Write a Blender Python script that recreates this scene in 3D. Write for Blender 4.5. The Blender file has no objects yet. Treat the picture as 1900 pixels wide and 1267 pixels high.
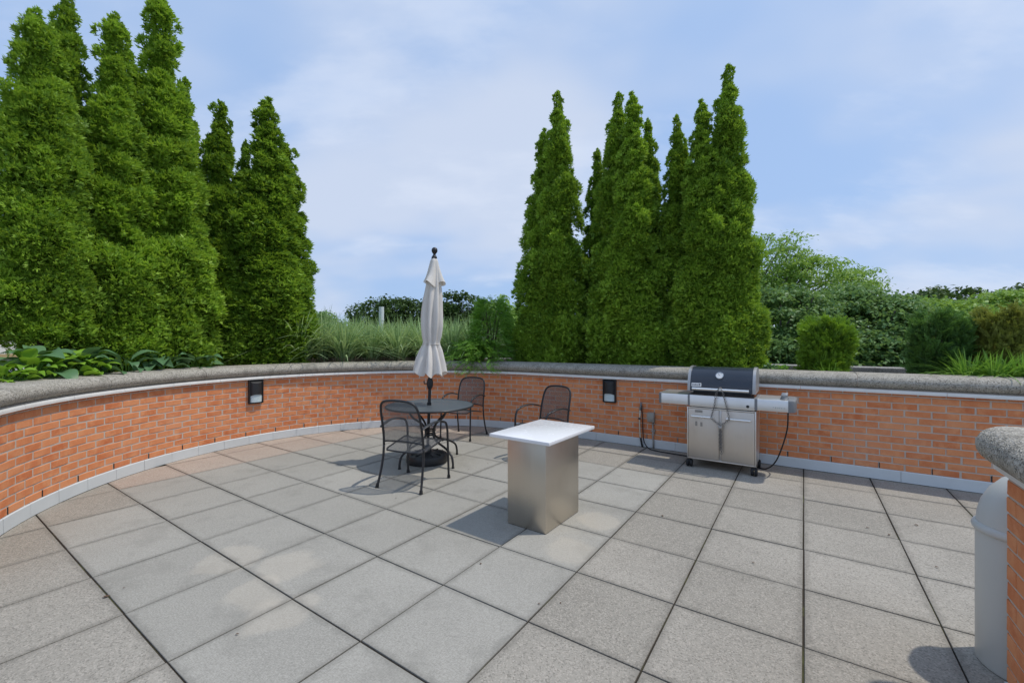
import bpy, bmesh, math, random
import numpy as np
from mathutils import Matrix, Vector
R_ = math.radians
random.seed(7)
rng = np.random.default_rng(11)
scene = bpy.context.scene
COL = scene.collection

# ------------------------------------------------------------------ camera
CAMH, FPX, UC, VC = 1.52, 796.0, 950.0, 634.0
cam_d = bpy.data.cameras.new("camera")
cam_d.sensor_width = 36.0
cam_d.lens = 36.0 * FPX / 1900.0
cam_d.clip_start = 0.05
cam_d.clip_end = 3000
cam = bpy.data.objects.new("camera", cam_d)
COL.objects.link(cam)
cam.location = (0, 0, CAMH)
cam.rotation_euler = (R_(90), 0, 0)
scene.camera = cam

# ------------------------------------------------------------------ light
SUN = Vector((0.48, 0.02, 1.0)).normalized()
SUN_EL = math.asin(SUN.z)
SUN_AZ = math.atan2(SUN.x, SUN.y)
sd = bpy.data.lights.new("sun", 'SUN')
sd.energy = 3.0
sd.angle = R_(1.2)
sd.color = (1.0, 0.94, 0.84)
so = bpy.data.objects.new("sun", sd)
COL.objects.link(so)
so.rotation_euler = SUN.to_track_quat('Z', 'Y').to_euler()
so.location = (20, 2, 40)

world = bpy.data.worlds.new("World")
scene.world = world
world.use_nodes = True
wn, wl = world.node_tree.nodes, world.node_tree.links
wn.clear()
w_out = wn.new("ShaderNodeOutputWorld")
w_bg = wn.new("ShaderNodeBackground")
w_bg.inputs[1].default_value = 0.15
sky = wn.new("ShaderNodeTexSky")
sky.sky_type = 'NISHITA'
sky.sun_disc = False
sky.sun_elevation = SUN_EL
sky.sun_rotation = SUN_AZ
sky.air_density = 1.0
sky.dust_density = 2.0
sky.ozone_density = 2.0
tc = wn.new("ShaderNodeTexCoord")
sep = wn.new("ShaderNodeSeparateXYZ")
wl.new(tc.outputs["Generated"], sep.inputs[0])
def wmath(op, a, b=None, clamp=False):
    n = wn.new("ShaderNodeMath"); n.operation = op; n.use_clamp = clamp
    for i, x in enumerate((a, b)):
        if x is None: continue
        if isinstance(x, (int, float)): n.inputs[i].default_value = x
        else: wl.new(x, n.inputs[i])
    return n.outputs[0]
zz = wmath('ADD', wmath('MAXIMUM', sep.outputs[2], 0.0), 0.33)
comb = wn.new("ShaderNodeCombineXYZ")
wl.new(wmath('DIVIDE', sep.outputs[0], zz), comb.inputs[0])
wl.new(wmath('DIVIDE', sep.outputs[1], zz), comb.inputs[1])
def wnoise(scale, detail, rough, loc, sc=(1, 1, 1)):
    m = wn.new("ShaderNodeMapping")
    m.inputs["Location"].default_value = loc
    m.inputs["Scale"].default_value = sc
    wl.new(comb.outputs[0], m.inputs[0])
    n = wn.new("ShaderNodeTexNoise")
    n.inputs["Scale"].default_value = scale
    n.inputs["Detail"].default_value = detail
    n.inputs["Roughness"].default_value = rough
    wl.new(m.outputs[0], n.inputs[0])
    return n.outputs[0]
def wramp(x, lo, hi):
    m = wn.new("ShaderNodeMapRange"); m.interpolation_type = 'SMOOTHSTEP'
    m.inputs[1].default_value = lo; m.inputs[2].default_value = hi
    wl.new(x, m.inputs[0])
    return m.outputs[0]
def wmix(f, a, b):
    m = wn.new("ShaderNodeMix"); m.data_type = 'RGBA'
    if isinstance(f, (int, float)): m.inputs[0].default_value = f
    else: wl.new(f, m.inputs[0])
    for i, x in ((6, a), (7, b)):
        if isinstance(x, tuple): m.inputs[i].default_value = (*x, 1)
        else: wl.new(x, m.inputs[i])
    return m.outputs[2]
# hazy summer sky: thin high haze over the blue, drifting soft cloud
WS = 1.0 / 0.15
hazed = wmix(0.80, sky.outputs[0], tuple(c * WS for c in (0.455, 0.665, 1.050)))
cl1 = wramp(wnoise(0.75, 4.0, 0.5, (3.1, 0.4, 0), (1.0, 1.2, 1)), 0.42, 0.62)
cl2 = wramp(wnoise(2.3, 6.0, 0.55, (7.3, 2.2, 1), (0.8, 1.5, 1)), 0.50, 0.72)
c_a = wmix(wmath('MULTIPLY', cl1, 0.9), hazed, tuple(c * WS for c in (0.705, 0.800, 0.990)))
c_b = wmix(wmath('MULTIPLY', cl2, 0.42), c_a, tuple(c * WS for c in (0.874, 0.952, 1.108)))
wl.new(c_b, w_bg.inputs[0])
wl.new(w_bg.outputs[0], w_out.inputs[0])

scene.render.engine = 'CYCLES'
scene.view_settings.view_transform = 'Standard'
scene.view_settings.look = 'None'
scene.view_settings.exposure = -0.18
scene.view_settings.gamma = 1.0
scene.view_settings.use_curve_mapping = False
scene.render.resolution_x = 1024
scene.render.resolution_y = 682
scene.cycles.max_bounces = 8
scene.cycles.transparent_max_bounces = 12

# ------------------------------------------------------------------ helpers
E1 = np.array([0.562, 0.827]); E1 /= np.linalg.norm(E1)
E2 = np.array([0.827, -0.562]); E2 /= np.linalg.norm(E2)
ANG2 = math.atan2(E2[1], E2[0])           # direction of the straight wall
def st(s, t):
    p = E1 * s + E2 * t
    return float(p[0]), float(p[1])
def proj(p):
    if p[1] < 0.05: return None
    return UC + FPX * p[0] / p[1], VC - FPX * (p[2] - CAMH) / p[1]

WR, WS0, WT0 = 3.02, 6.20, -3.78         # planter wall: radius, straight face s, tangent t
WCS = WS0 - WR
def wst(q, n):
    if q >= 0: return WS0 - n, WT0 + q
    a = -q / WR; r = WR - n
    return WCS + r * math.cos(a), WT0 - r * math.sin(a)
def wp(q, n, z):
    x, y = st(*wst(q, n))
    return (x, y, z)
def wang(q):                              # world angle of the wall's tangent at q
    a = ANG2
    if q < 0: a = ANG2 + (-q / WR)
    return a
def q_at_u(u, n=0.0):
    best = None
    for q in np.arange(-8.9, 8.0, 0.01):
        p = wp(q, n, 1.0)
        if p[1] < 0.3: continue
        d = abs(UC + FPX * p[0] / p[1] - u)
        if best is None or d < best[0]: best = (d, q)
    return best[1]

class MB:
    def __init__(self): self.v = []; self.f = []
    def add(self, vs, fs):
        b = len(self.v)
        self.v.extend([tuple(map(float, p)) for p in vs])
        self.f.extend([tuple(b + i for i in f) for f in fs])
        return self
    def box(self, c, s, rz=0.0, bev=0.0, seg=1, m=None):
        bm = bmesh.new()
        bmesh.ops.create_cube(bm, size=1.0)
        for v in bm.verts: v.co = Vector((v.co.x * s[0], v.co.y * s[1], v.co.z * s[2]))
        if bev > 0:
            bmesh.ops.bevel(bm, geom=bm.edges[:], offset=bev, segments=seg, affect='EDGES', profile=0.5)
        M = Matrix.Translation(c) @ Matrix.Rotation(rz, 4, 'Z')
        if m is not None: M = m @ M
        bm.transform(M); bm.verts.index_update()
        self.add([v.co for v in bm.verts], [[v.index for v in f.verts] for f in bm.faces])
        bm.free(); return self
    def tube(self, pts, r, n=8, closed=False, caps=True, flat=None):
        pts = [Vector(p) for p in pts]; N = len(pts)
        rs = r if isinstance(r, (list, tuple)) else [r] * N
        tang = []
        for i in range(N):
            a = pts[(i - 1) % N] if (closed or i > 0) else pts[i]
            b = pts[(i + 1) % N] if (closed or i < N - 1) else pts[i]
            d = b - a
            tang.append(d.normalized() if d.length > 1e-9 else Vector((0, 0, 1)))
        up = Vector((0, 0, 1)) if abs(tang[0].z) < 0.9 else Vector((1, 0, 0))
        nrm = (up - tang[0] * up.dot(tang[0])).normalized()
        vs = []
        for i in range(N):
            nrm = nrm - tang[i] * nrm.dot(tang[i])
            if nrm.length < 1e-6: nrm = tang[i].orthogonal()
            nrm.normalize()
            bn = tang[i].cross(nrm)
            for k in range(n):
                a = 2 * math.pi * k / n
                vs.append(pts[i] + (nrm * math.cos(a) * (flat or 1.0) + bn * math.sin(a)) * rs[i])
        fs = []
        M = N if closed else N - 1
        for i in range(M):
            j = (i + 1) % N
            for k in range(n):
                l = (k + 1) % n
                fs.append((i * n + k, i * n + l, j * n + l, j * n + k))
        if caps and not closed:
            fs.append(tuple(range(n))[::-1]); fs.append(tuple((N - 1) * n + k for k in range(n)))
        return self.add(vs, fs)
    def lathe(self, prof, n=24, c=(0, 0, 0), m=None, cap=True):
        vs = []
        for r, z in prof:
            for k in range(n):
                a = 2 * math.pi * k / n
                p = Vector((c[0] + r * math.cos(a), c[1] + r * math.sin(a), c[2] + z))
                vs.append(m @ p if m is not None else p)
        fs = []
        for i in range(len(prof) - 1):
            for k in range(n):
                l = (k + 1) % n
                fs.append((i * n + k, i * n + l, (i + 1) * n + l, (i + 1) * n + k))
        if cap:
            if prof[0][0] > 1e-4: fs.append(tuple(range(n))[::-1])
            if prof[-1][0] > 1e-4: fs.append(tuple((len(prof) - 1) * n + k for k in range(n)))
        return self.add(vs, fs)
    def prism(self, poly, z0, z1, m=None, cham=0.0):
        """vertical prism over a ccw polygon, top edge chamfered"""
        n = len(poly)
        c = np.mean(np.array(poly), axis=0)
        vs = [(p[0], p[1], z0) for p in poly]
        if cham > 0:
            vs += [(p[0], p[1], z1 - cham) for p in poly]
            ins = inset(poly, cham)
            vs += [(p[0], p[1], z1) for p in ins]
            L = 3
        else:
            vs += [(p[0], p[1], z1) for p in poly]; L = 2
        if m is not None: vs = [m @ Vector(p) for p in vs]
        fs = []
        for l in range(L - 1):
            for k in range(n):
                j = (k + 1) % n
                fs.append((l * n + k, l * n + j, (l + 1) * n + j, (l + 1) * n + k))
        fs.append(tuple((L - 1) * n + k for k in range(n)))
        fs.append(tuple(range(n))[::-1])
        return self.add(vs, fs)
    def grid(self, P, flip=False):
        nu, nv = len(P), len(P[0])
        vs = [p for row in P for p in row]; fs = []
        for i in range(nu - 1):
            for j in range(nv - 1):
                f = (i * nv + j, (i + 1) * nv + j, (i + 1) * nv + j + 1, i * nv + j + 1)
                fs.append(f[::-1] if flip else f)
        return self.add(vs, fs)
    def sweep(self, q0, q1, prof, step=0.12, caps=True):
        """closed profile [(n,z)] along the wall path"""
        N = max(1, int(math.ceil((q1 - q0) / (step if q0 < 0 else 5.0))))
        qs = [q0 + (q1 - q0) * i / N for i in range(N + 1)]
        m = len(prof)
        vs = [wp(q, a, z) for q in qs for a, z in prof]; fs = []
        for i in range(N):
            for k in range(m):
                l = (k + 1) % m
                fs.append((i * m + k, (i + 1) * m + k, (i + 1) * m + l, i * m + l))
        if caps:
            fs.append(tuple(range(m))); fs.append(tuple(N * m + k for k in range(m))[::-1])
        return self.add(vs, fs)
    def mesh(self, name, mat, smooth=None):
        me = bpy.data.meshes.new(name)
        me.from_pydata(self.v, [], self.f)
        if mat: me.materials.append(mat)
        if smooth is not None:
            me.polygons.foreach_set("use_smooth", [True] * len(me.polygons))
            if smooth < 179: me.set_sharp_from_angle(angle=R_(smooth))
        me.update()
        return me
    def obj(self, name, mat, parent=None, smooth=None, fixn=False):
        me = self.mesh(name, mat, smooth)
        if fixn:
            bm = bmesh.new(); bm.from_mesh(me); bmesh.ops.recalc_face_normals(bm, faces=bm.faces); bm.to_mesh(me); bm.free()
        return link(name, me, parent)
def inset(poly, d):
    n = len(poly); out = []
    for i in range(n):
        p0, p1, p2 = (np.array(poly[(i + k) % n], float) for k in (-1, 0, 1))
        a = p1 - p0; b = p2 - p1
        a /= max(1e-9, np.linalg.norm(a)); b /= max(1e-9, np.linalg.norm(b))
        na = np.array([-a[1], a[0]]); nb = np.array([-b[1], b[0]])
        k = na + nb; k /= max(0.3, np.dot(k, na))
        out.append(tuple(p1 + k * d))
    return out
def link(name, me, parent=None, M=None):
    o = bpy.data.objects.new(name, me)
    COL.objects.link(o)
    if parent is not None: o.parent = parent
    if M is not None: o.matrix_local = M
    return o
def empty(name, loc=(0, 0, 0), rz=0.0):
    o = bpy.data.objects.new(name, None); COL.objects.link(o)
    o.location = loc; o.rotation_euler = (0, 0, rz); o.empty_display_size = 0.1
    return o
def tag(o, label=None, cat=None, group=None, kind=None):
    if label: o["label"] = label
    if cat: o["category"] = cat
    if group: o["group"] = group
    if kind: o["kind"] = kind
    return o
def npmesh(name, V, F, mat, attr=None, smooth=False):
    """V (n,3), F (m,4) or (m,3) int arrays"""
    me = bpy.data.meshes.new(name)
    V = np.ascontiguousarray(V, dtype=np.float32); F = np.ascontiguousarray(F, dtype=np.int32)
    k = F.shape[1]
    me.vertices.add(len(V)); me.vertices.foreach_set("co", V.ravel())
    me.loops.add(F.size); me.loops.foreach_set("vertex_index", F.ravel())
    me.polygons.add(len(F))
    me.polygons.foreach_set("loop_start", np.arange(0, F.size, k, dtype=np.int32))
    if attr is not None:
        a = me.attributes.new("tint", 'FLOAT', 'POINT')
        a.data.foreach_set("value", np.ascontiguousarray(attr, dtype=np.float32))
    me.materials.append(mat)
    me.update(calc_edges=True)
    if smooth: me.polygons.foreach_set("use_smooth", [True] * len(F))
    return me

# ------------------------------------------------------------------ materials
class Mat:
    def __init__(self, name):
        self.m = bpy.data.materials.new(name); self.m.use_nodes = True
        self.n, self.l = self.m.node_tree.nodes, self.m.node_tree.links
        self.b = self.n["Principled BSDF"]; self.out = self.n["Material Output"]
    def new(self, t, **kw):
        x = self.n.new(t)
        for k, v in kw.items(): setattr(x, k, v)
        return x
    def put(self, sock, v):
        if isinstance(v, (int, float)): sock.default_value = v
        elif isinstance(v, tuple): sock.default_value = (*v, 1) if len(v) == 3 and sock.type == 'RGBA' else v
        else: self.l.new(v, sock)
    def set(self, **kw):
        names = dict(color="Base Color", rough="Roughness", metal="Metallic", normal="Normal", spec="Specular IOR Level", coat="Coat Weight", trans="Transmission Weight")
        for k, v in kw.items(): self.put(self.b.inputs[names[k]], v)
        return self
    def math(self, op, a, b=0.0, clamp=False):
        x = self.new("ShaderNodeMath", operation=op, use_clamp=clamp)
        self.put(x.inputs[0], a); self.put(x.inputs[1], b); return x.outputs[0]
    def coord(self, kind="Object"):
        return self.new("ShaderNodeTexCoord").outputs[kind]
    def pos(self): return self.new("ShaderNodeNewGeometry").outputs["Position"]
    def mapping(self, v, scale=(1, 1, 1), loc=(0, 0, 0), rot=(0, 0, 0)):
        x = self.new("ShaderNodeMapping"); self.l.new(v, x.inputs[0])
        x.inputs["Location"].default_value = loc; x.inputs["Scale"].default_value = scale
        x.inputs["Rotation"].default_value = rot
        return x.outputs[0]
    def noise(self, v, scale, detail=4, rough=0.5, col=False):
        x = self.new("ShaderNodeTexNoise"); self.l.new(v, x.inputs["Vector"])
        x.inputs["Scale"].default_value = scale; x.inputs["Detail"].default_value = detail
        x.inputs["Roughness"].default_value = rough
        return x.outputs[1 if col else 0]
    def voro(self, v, scale, feature='F1', out="Distance"):
        x = self.new("ShaderNodeTexVoronoi", feature=feature); self.l.new(v, x.inputs["Vector"])
        x.inputs["Scale"].default_value = scale
        return x.outputs[out]
    def ramp(self, x, lo, hi, a=0.0, b=1.0):
        m = self.new("ShaderNodeMapRange"); m.interpolation_type = 'SMOOTHSTEP'
        self.put(m.inputs[0], x)
        for i, q in zip((1, 2, 3, 4), (lo, hi, a, b)): m.inputs[i].default_value = q
        return m.outputs[0]
    def mix(self, f, a, b, blend='MIX'):
        m = self.new("ShaderNodeMix", data_type='RGBA', blend_type=blend)
        self.put(m.inputs[0], f); self.put(m.inputs[6], a); self.put(m.inputs[7], b)
        return m.outputs[2]
    def bump(self, h, strength=0.3, dist=0.01):
        x = self.new("ShaderNodeBump"); self.l.new(h, x.inputs["Height"])
        x.inputs["Strength"].default_value = strength; x.inputs["Distance"].default_value = dist
        return x.outputs[0]
    def objrand(self): return self.new("ShaderNodeObjectInfo").outputs["Random"]
    def islrand(self): return self.new("ShaderNodeNewGeometry").outputs["Random Per Island"]
    def attr(self, name): return self.new("ShaderNodeAttribute", attribute_name=name).outputs["Fac"]

def plain(name, color, rough=0.5, metal=0.0, vary=0.12, nscale=12.0, bump=0.0, spec=0.5):
    M = Mat(name); v = M.coord()
    n = M.noise(v, nscale, 5, 0.6)
    c = M.mix(n, tuple(x * (1 - vary) for x in color), tuple(min(1, x * (1 + vary)) for x in color))
    M.set(color=c, rough=M.ramp(n, 0.2, 0.8, max(0.02, rough - 0.07), min(1, rough + 0.07)), metal=metal, spec=spec)
    if bump: M.set(normal=M.bump(M.noise(v, nscale * 6, 3), bump, 0.004))
    return M.m

def foliage(name, lo, hi, transl=0.28, rough=0.55, tipmix=None):
    M = Mat(name)
    t = M.attr("tint")
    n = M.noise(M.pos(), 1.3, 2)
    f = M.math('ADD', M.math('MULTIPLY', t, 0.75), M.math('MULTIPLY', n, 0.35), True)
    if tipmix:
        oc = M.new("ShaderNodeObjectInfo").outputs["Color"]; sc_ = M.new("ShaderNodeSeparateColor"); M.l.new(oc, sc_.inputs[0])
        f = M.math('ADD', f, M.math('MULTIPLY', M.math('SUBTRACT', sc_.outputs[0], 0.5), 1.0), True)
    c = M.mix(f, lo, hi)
    M.set(color=c, rough=rough, spec=0.25)
    tr = M.new("ShaderNodeBsdfTranslucent")
    M.l.new(M.mix(0.5, c, (hi[0] * 1.25, hi[1] * 1.15, hi[2] * 0.6)), tr.inputs[0])
    mx = M.new("ShaderNodeMixShader"); mx.inputs[0].default_value = transl
    M.l.new(M.b.outputs[0], mx.inputs[1]); M.l.new(tr.outputs[0], mx.inputs[2])
    M.l.new(mx.outputs[0], M.out.inputs[0])
    return M.m

def brick_mat():
    M = Mat("orange_brick"); v = M.pos()
    r = M.math('FRACT', M.math('ADD', M.objrand(), M.math('MULTIPLY', M.islrand(), 7.31)))
    base = M.mix(r, (0.57, 0.170, 0.066), (0.715, 0.275, 0.120))
    n = M.noise(v, 9, 5, 0.65)
    c = M.mix(M.ramp(n, 0.35, 0.75), base, (0.74, 0.325, 0.155))
    sp = M.noise(v, 260, 2, 0.6)
    c = M.mix(M.ramp(sp, 0.55, 0.8, 0, 0.45), c, (0.30, 0.085, 0.045))
    big = M.noise(v, 1.4, 3)
    c = M.mix(M.ramp(big, 0.52, 0.8, 0, 0.35), c, (0.72, 0.38, 0.23))
    M.set(color=c, rough=0.85, spec=0.2, normal=M.bump(M.noise(v, 180, 4, 0.7), 0.35, 0.004))
    return M.m
def mortar_mat():
    M = Mat("mortar"); v = M.pos()
    n = M.noise(v, 14, 5, 0.6)
    M.set(color=M.mix(n, (0.46, 0.39, 0.33), (0.61, 0.525, 0.45)), rough=0.95, spec=0.1, normal=M.bump(M.noise(v, 220, 3), 0.5, 0.004))
    return M.m
def coping_mat(name, a, b, dark):
    M = Mat(name); v = M.pos()
    w = M.noise(v, 3.0, 5, 0.6)
    base = M.mix(w, a, b)
    g = M.voro(v, 130, out="Color")
    sepx = M.new("ShaderNodeSeparateColor"); M.l.new(g, sepx.inputs[0])
    c = M.mix(M.ramp(sepx.outputs[0], 0.55, 0.95, 0, 0.85), base, dark)
    c = M.mix(M.ramp(sepx.outputs[1], 0.72, 0.98, 0, 0.7), c, (0.60, 0.57, 0.52))
    stn = M.noise(M.mapping(v, (1, 1, 0.35)), 5.5, 5, 0.7)
    c = M.mix(M.ramp(stn, 0.48, 0.70, 0, 0.62), c, tuple(x * 0.50 for x in a))
    M.set(color=c, rough=0.9, spec=0.15, normal=M.bump(M.voro(v, 130), 0.9, 0.006))
    return M.m
def paver_mat(name, a, b, kind):
    M = Mat(name); v = M.pos()
    r = M.objrand()
    base = M.mix(r, a, b)
    big = M.noise(v, 1.1, 5, 0.62)
    c = M.mix(M.ramp(big, 0.35, 0.7, 0, 0.55), base, tuple(x * 0.80 for x in a))
    if kind == 'smooth':
        rot = M.mapping(v, (1, 1, 1), rot=(0, 0, -ANG2))
        s1 = M.noise(M.mapping(rot, (24, 260, 1)), 1.0, 3, 0.6)
        s2 = M.noise(M.mapping(rot, (220, 30, 1)), 1.0, 3, 0.6)
        tex = M.math('ADD', M.math('MULTIPLY', s1, 0.6), M.math('MULTIPLY', s2, 0.5))
        fine = M.noise(v, 105, 4, 0.75)
        c = M.mix(M.ramp(tex, 0.45, 0.66, 0, 0.62), c, tuple(x * 0.70 for x in a))
        c = M.mix(M.ramp(fine, 0.42, 0.66, 0, 0.42), c, (0.52, 0.495, 0.45))
        c = M.mix(M.ramp(M.noise(v, 60, 5, 0.8), 0.54, 0.70, 0, 0.35), c, tuple(x * 0.62 for x in a))
        c = M.mix(M.ramp(M.noise(M.mapping(v, loc=(5, 2, 0)), 2.6, 6, 0.7), 0.50, 0.68, 0, 0.38), c, tuple(x * 0.70 for x in a))
        # pale dried-water marks
        for (x, y, rad) in STAINS:
            d = M.new("ShaderNodeVectorMath", operation='DISTANCE'); M.l.new(M.mix(0.14, v, M.noise(v, 3.0, 4, col=True), 'LINEAR_LIGHT'), d.inputs[0])
            d.inputs[1].default_value = (x, y, 0)
            c = M.mix(M.ramp(d.outputs["Value"], rad * 0.72, rad, 0.30, 0), c, (0.52, 0.465, 0.385))
        M.set(normal=M.bump(tex, 0.5, 0.003))
    else:
        g = M.voro(v, 150, out="Color")
        sx = M.new("ShaderNodeSeparateColor"); M.l.new(g, sx.inputs[0])
        c = M.mix(M.ramp(sx.outputs[0], 0.60, 0.98, 0, 0.55), c, tuple(x * 0.48 for x in a))
        c = M.mix(M.ramp(sx.outputs[1], 0.60, 0.98, 0, 0.45), c, (0.52, 0.47, 0.41))
        blot = M.noise(v, 7.0, 5, 0.7)
        c = M.mix(M.ramp(blot, 0.56, 0.76, 0, 0.30), c, tuple(x * 0.55 for x in a))
        M.set(normal=M.bump(M.voro(v, 150), 0.5, 0.003))
    gsep = M.new("ShaderNodeSeparateXYZ"); M.l.new(M.coord("Generated"), gsep.inputs[0])
    ed = M.math('MINIMUM', M.math('MINIMUM', gsep.outputs[0], M.math('SUBTRACT', 1.0, gsep.outputs[0])), M.math('MINIMUM', gsep.outputs[1], M.math('SUBTRACT', 1.0, gsep.outputs[1])))
    edn = M.math('ADD', ed, M.math('MULTIPLY', M.math('SUBTRACT', M.noise(v, 9, 5, 0.7), 0.5), 0.16))
    c = M.mix(M.ramp(edn, 0.0, 0.075, 0.42, 0), c, tuple(x * 0.50 for x in a))
    spots = M.noise(v, 23, 4, 0.7)
    c = M.mix(M.ramp(spots, 0.66, 0.78, 0, 0.35), c, (0.16, 0.15, 0.13))
    M.set(color=c, rough=0.9, spec=0.15)
    return M.m
STAINS = [(-1.55, 2.60, 0.20), (-1.30, 2.42, 0.22), (-1.52, 2.90, 0.24), (0.42, 3.10, 0.22), (0.72, 3.62, 0.2), (-1.95, 3.0, 0.22)]

def steel_mat(name, col, rough, vertical=True, dirt=0.25):
    M = Mat(name); v = M.coord()
    br = M.noise(M.mapping(v, (160, 160, 1.2) if vertical else (1.2, 160, 160)), 1.0, 3, 0.6)
    n = M.noise(v, 3.0, 5, 0.65)
    c = M.mix(br, tuple(x * 0.93 for x in col), tuple(min(1, x * 1.07) for x in col))
    c = M.mix(M.ramp(n, 0.5, 0.75, 0, dirt), c, tuple(x * 0.65 for x in col))
    M.set(color=c, metal=1.0, rough=M.ramp(br, 0.2, 0.8, rough - 0.05, rough + 0.08), normal=M.bump(br, 0.05, 0.002))
    return M.m
def mesh_mat(name, col, cell, open_, plane=('X', 'Y')):
    """punched/expanded metal sheet: diamond holes cut out of the sheet"""
    M = Mat(name); v = M.coord("UV")
    s = M.new("ShaderNodeSeparateXYZ"); M.l.new(v, s.inputs[0])
    a = M.math('ADD', M.math('DIVIDE', s.outputs[0], cell), M.math('DIVIDE', s.outputs[1], cell * 0.6))
    b = M.math('SUBTRACT', M.math('DIVIDE', s.outputs[0], cell), M.math('DIVIDE', s.outputs[1], cell * 0.6))
    def wire(x):
        d = M.math('ABSOLUTE', M.math('SUBTRACT', M.math('FRACT', x), 0.5))
        return M.math('GREATER_THAN', d, 0.5 * open_)
    w = M.math('MAXIMUM', wire(a), wire(b))
    M.set(color=col, rough=0.45, metal=0.2)
    tr = M.new("ShaderNodeBsdfTransparent")
    mx = M.new("ShaderNodeMixShader")
    M.l.new(w, mx.inputs[0]); M.l.new(tr.outputs[0], mx.inputs[1]); M.l.new(M.b.outputs[0], mx.inputs[2])
    M.l.new(mx.outputs[0], M.out.inputs[0])
    return M.m
def fabric_mat():
    M = Mat("canvas"); v = M.coord()
    n = M.noise(v, 6, 5, 0.6); w = M.noise(M.mapping(v, (1, 1, 0.6)), 420, 2)
    c = M.mix(n, (0.76, 0.715, 0.66), (0.86, 0.82, 0.765))
    c = M.mix(M.ramp(M.noise(v, 2.2, 4, 0.7), 0.55, 0.8, 0, 0.4), c, (0.45, 0.415, 0.37))
    M.set(color=c, rough=0.95, spec=0.1, normal=M.bump(w, 0.2, 0.002))
    tr = M.new("ShaderNodeBsdfTranslucent"); M.l.new(c, tr.inputs[0])
    mx = M.new("ShaderNodeMixShader"); mx.inputs[0].default_value = 0.15
    M.l.new(M.b.outputs[0], mx.inputs[1]); M.l.new(tr.outputs[0], mx.inputs[2]); M.l.new(mx.outputs[0], M.out.inputs[0])
    return M.m
def mulch_mat():
    M = Mat("mulch"); v = M.pos()
    n = M.voro(M.mapping(v, (1, 2.2, 1)), 26, out="Color")
    c = M.mix(M.noise(v, 5, 4), M.mix(0.35, (0.09, 0.06, 0.04), n, 'MULTIPLY'), (0.16, 0.11, 0.075))
    M.set(color=c, rough=1.0, spec=0.05, normal=M.bump(M.voro(v, 40), 1.0, 0.02))
    return M.m
def joint_mat():
    M = Mat("joint_dirt"); v = M.pos()
    n = M.noise(v, 2.3, 5, 0.7)
    c = M.mix(M.ramp(n, 0.5, 0.7), (0.050, 0.043, 0.035), (0.095, 0.098, 0.045))
    M.set(color=c, rough=1.0, spec=0.0, normal=M.bump(M.noise(v, 140, 3), 0.6, 0.004))
    return M.m
def ground_mat():
    M = Mat("lawn"); v = M.pos()
    c = M.mix(M.noise(v, 0.15, 5, 0.6), (0.045, 0.085, 0.02), (0.10, 0.13, 0.045))
    M.set(color=c, rough=1.0, spec=0.05); return M.m

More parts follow.
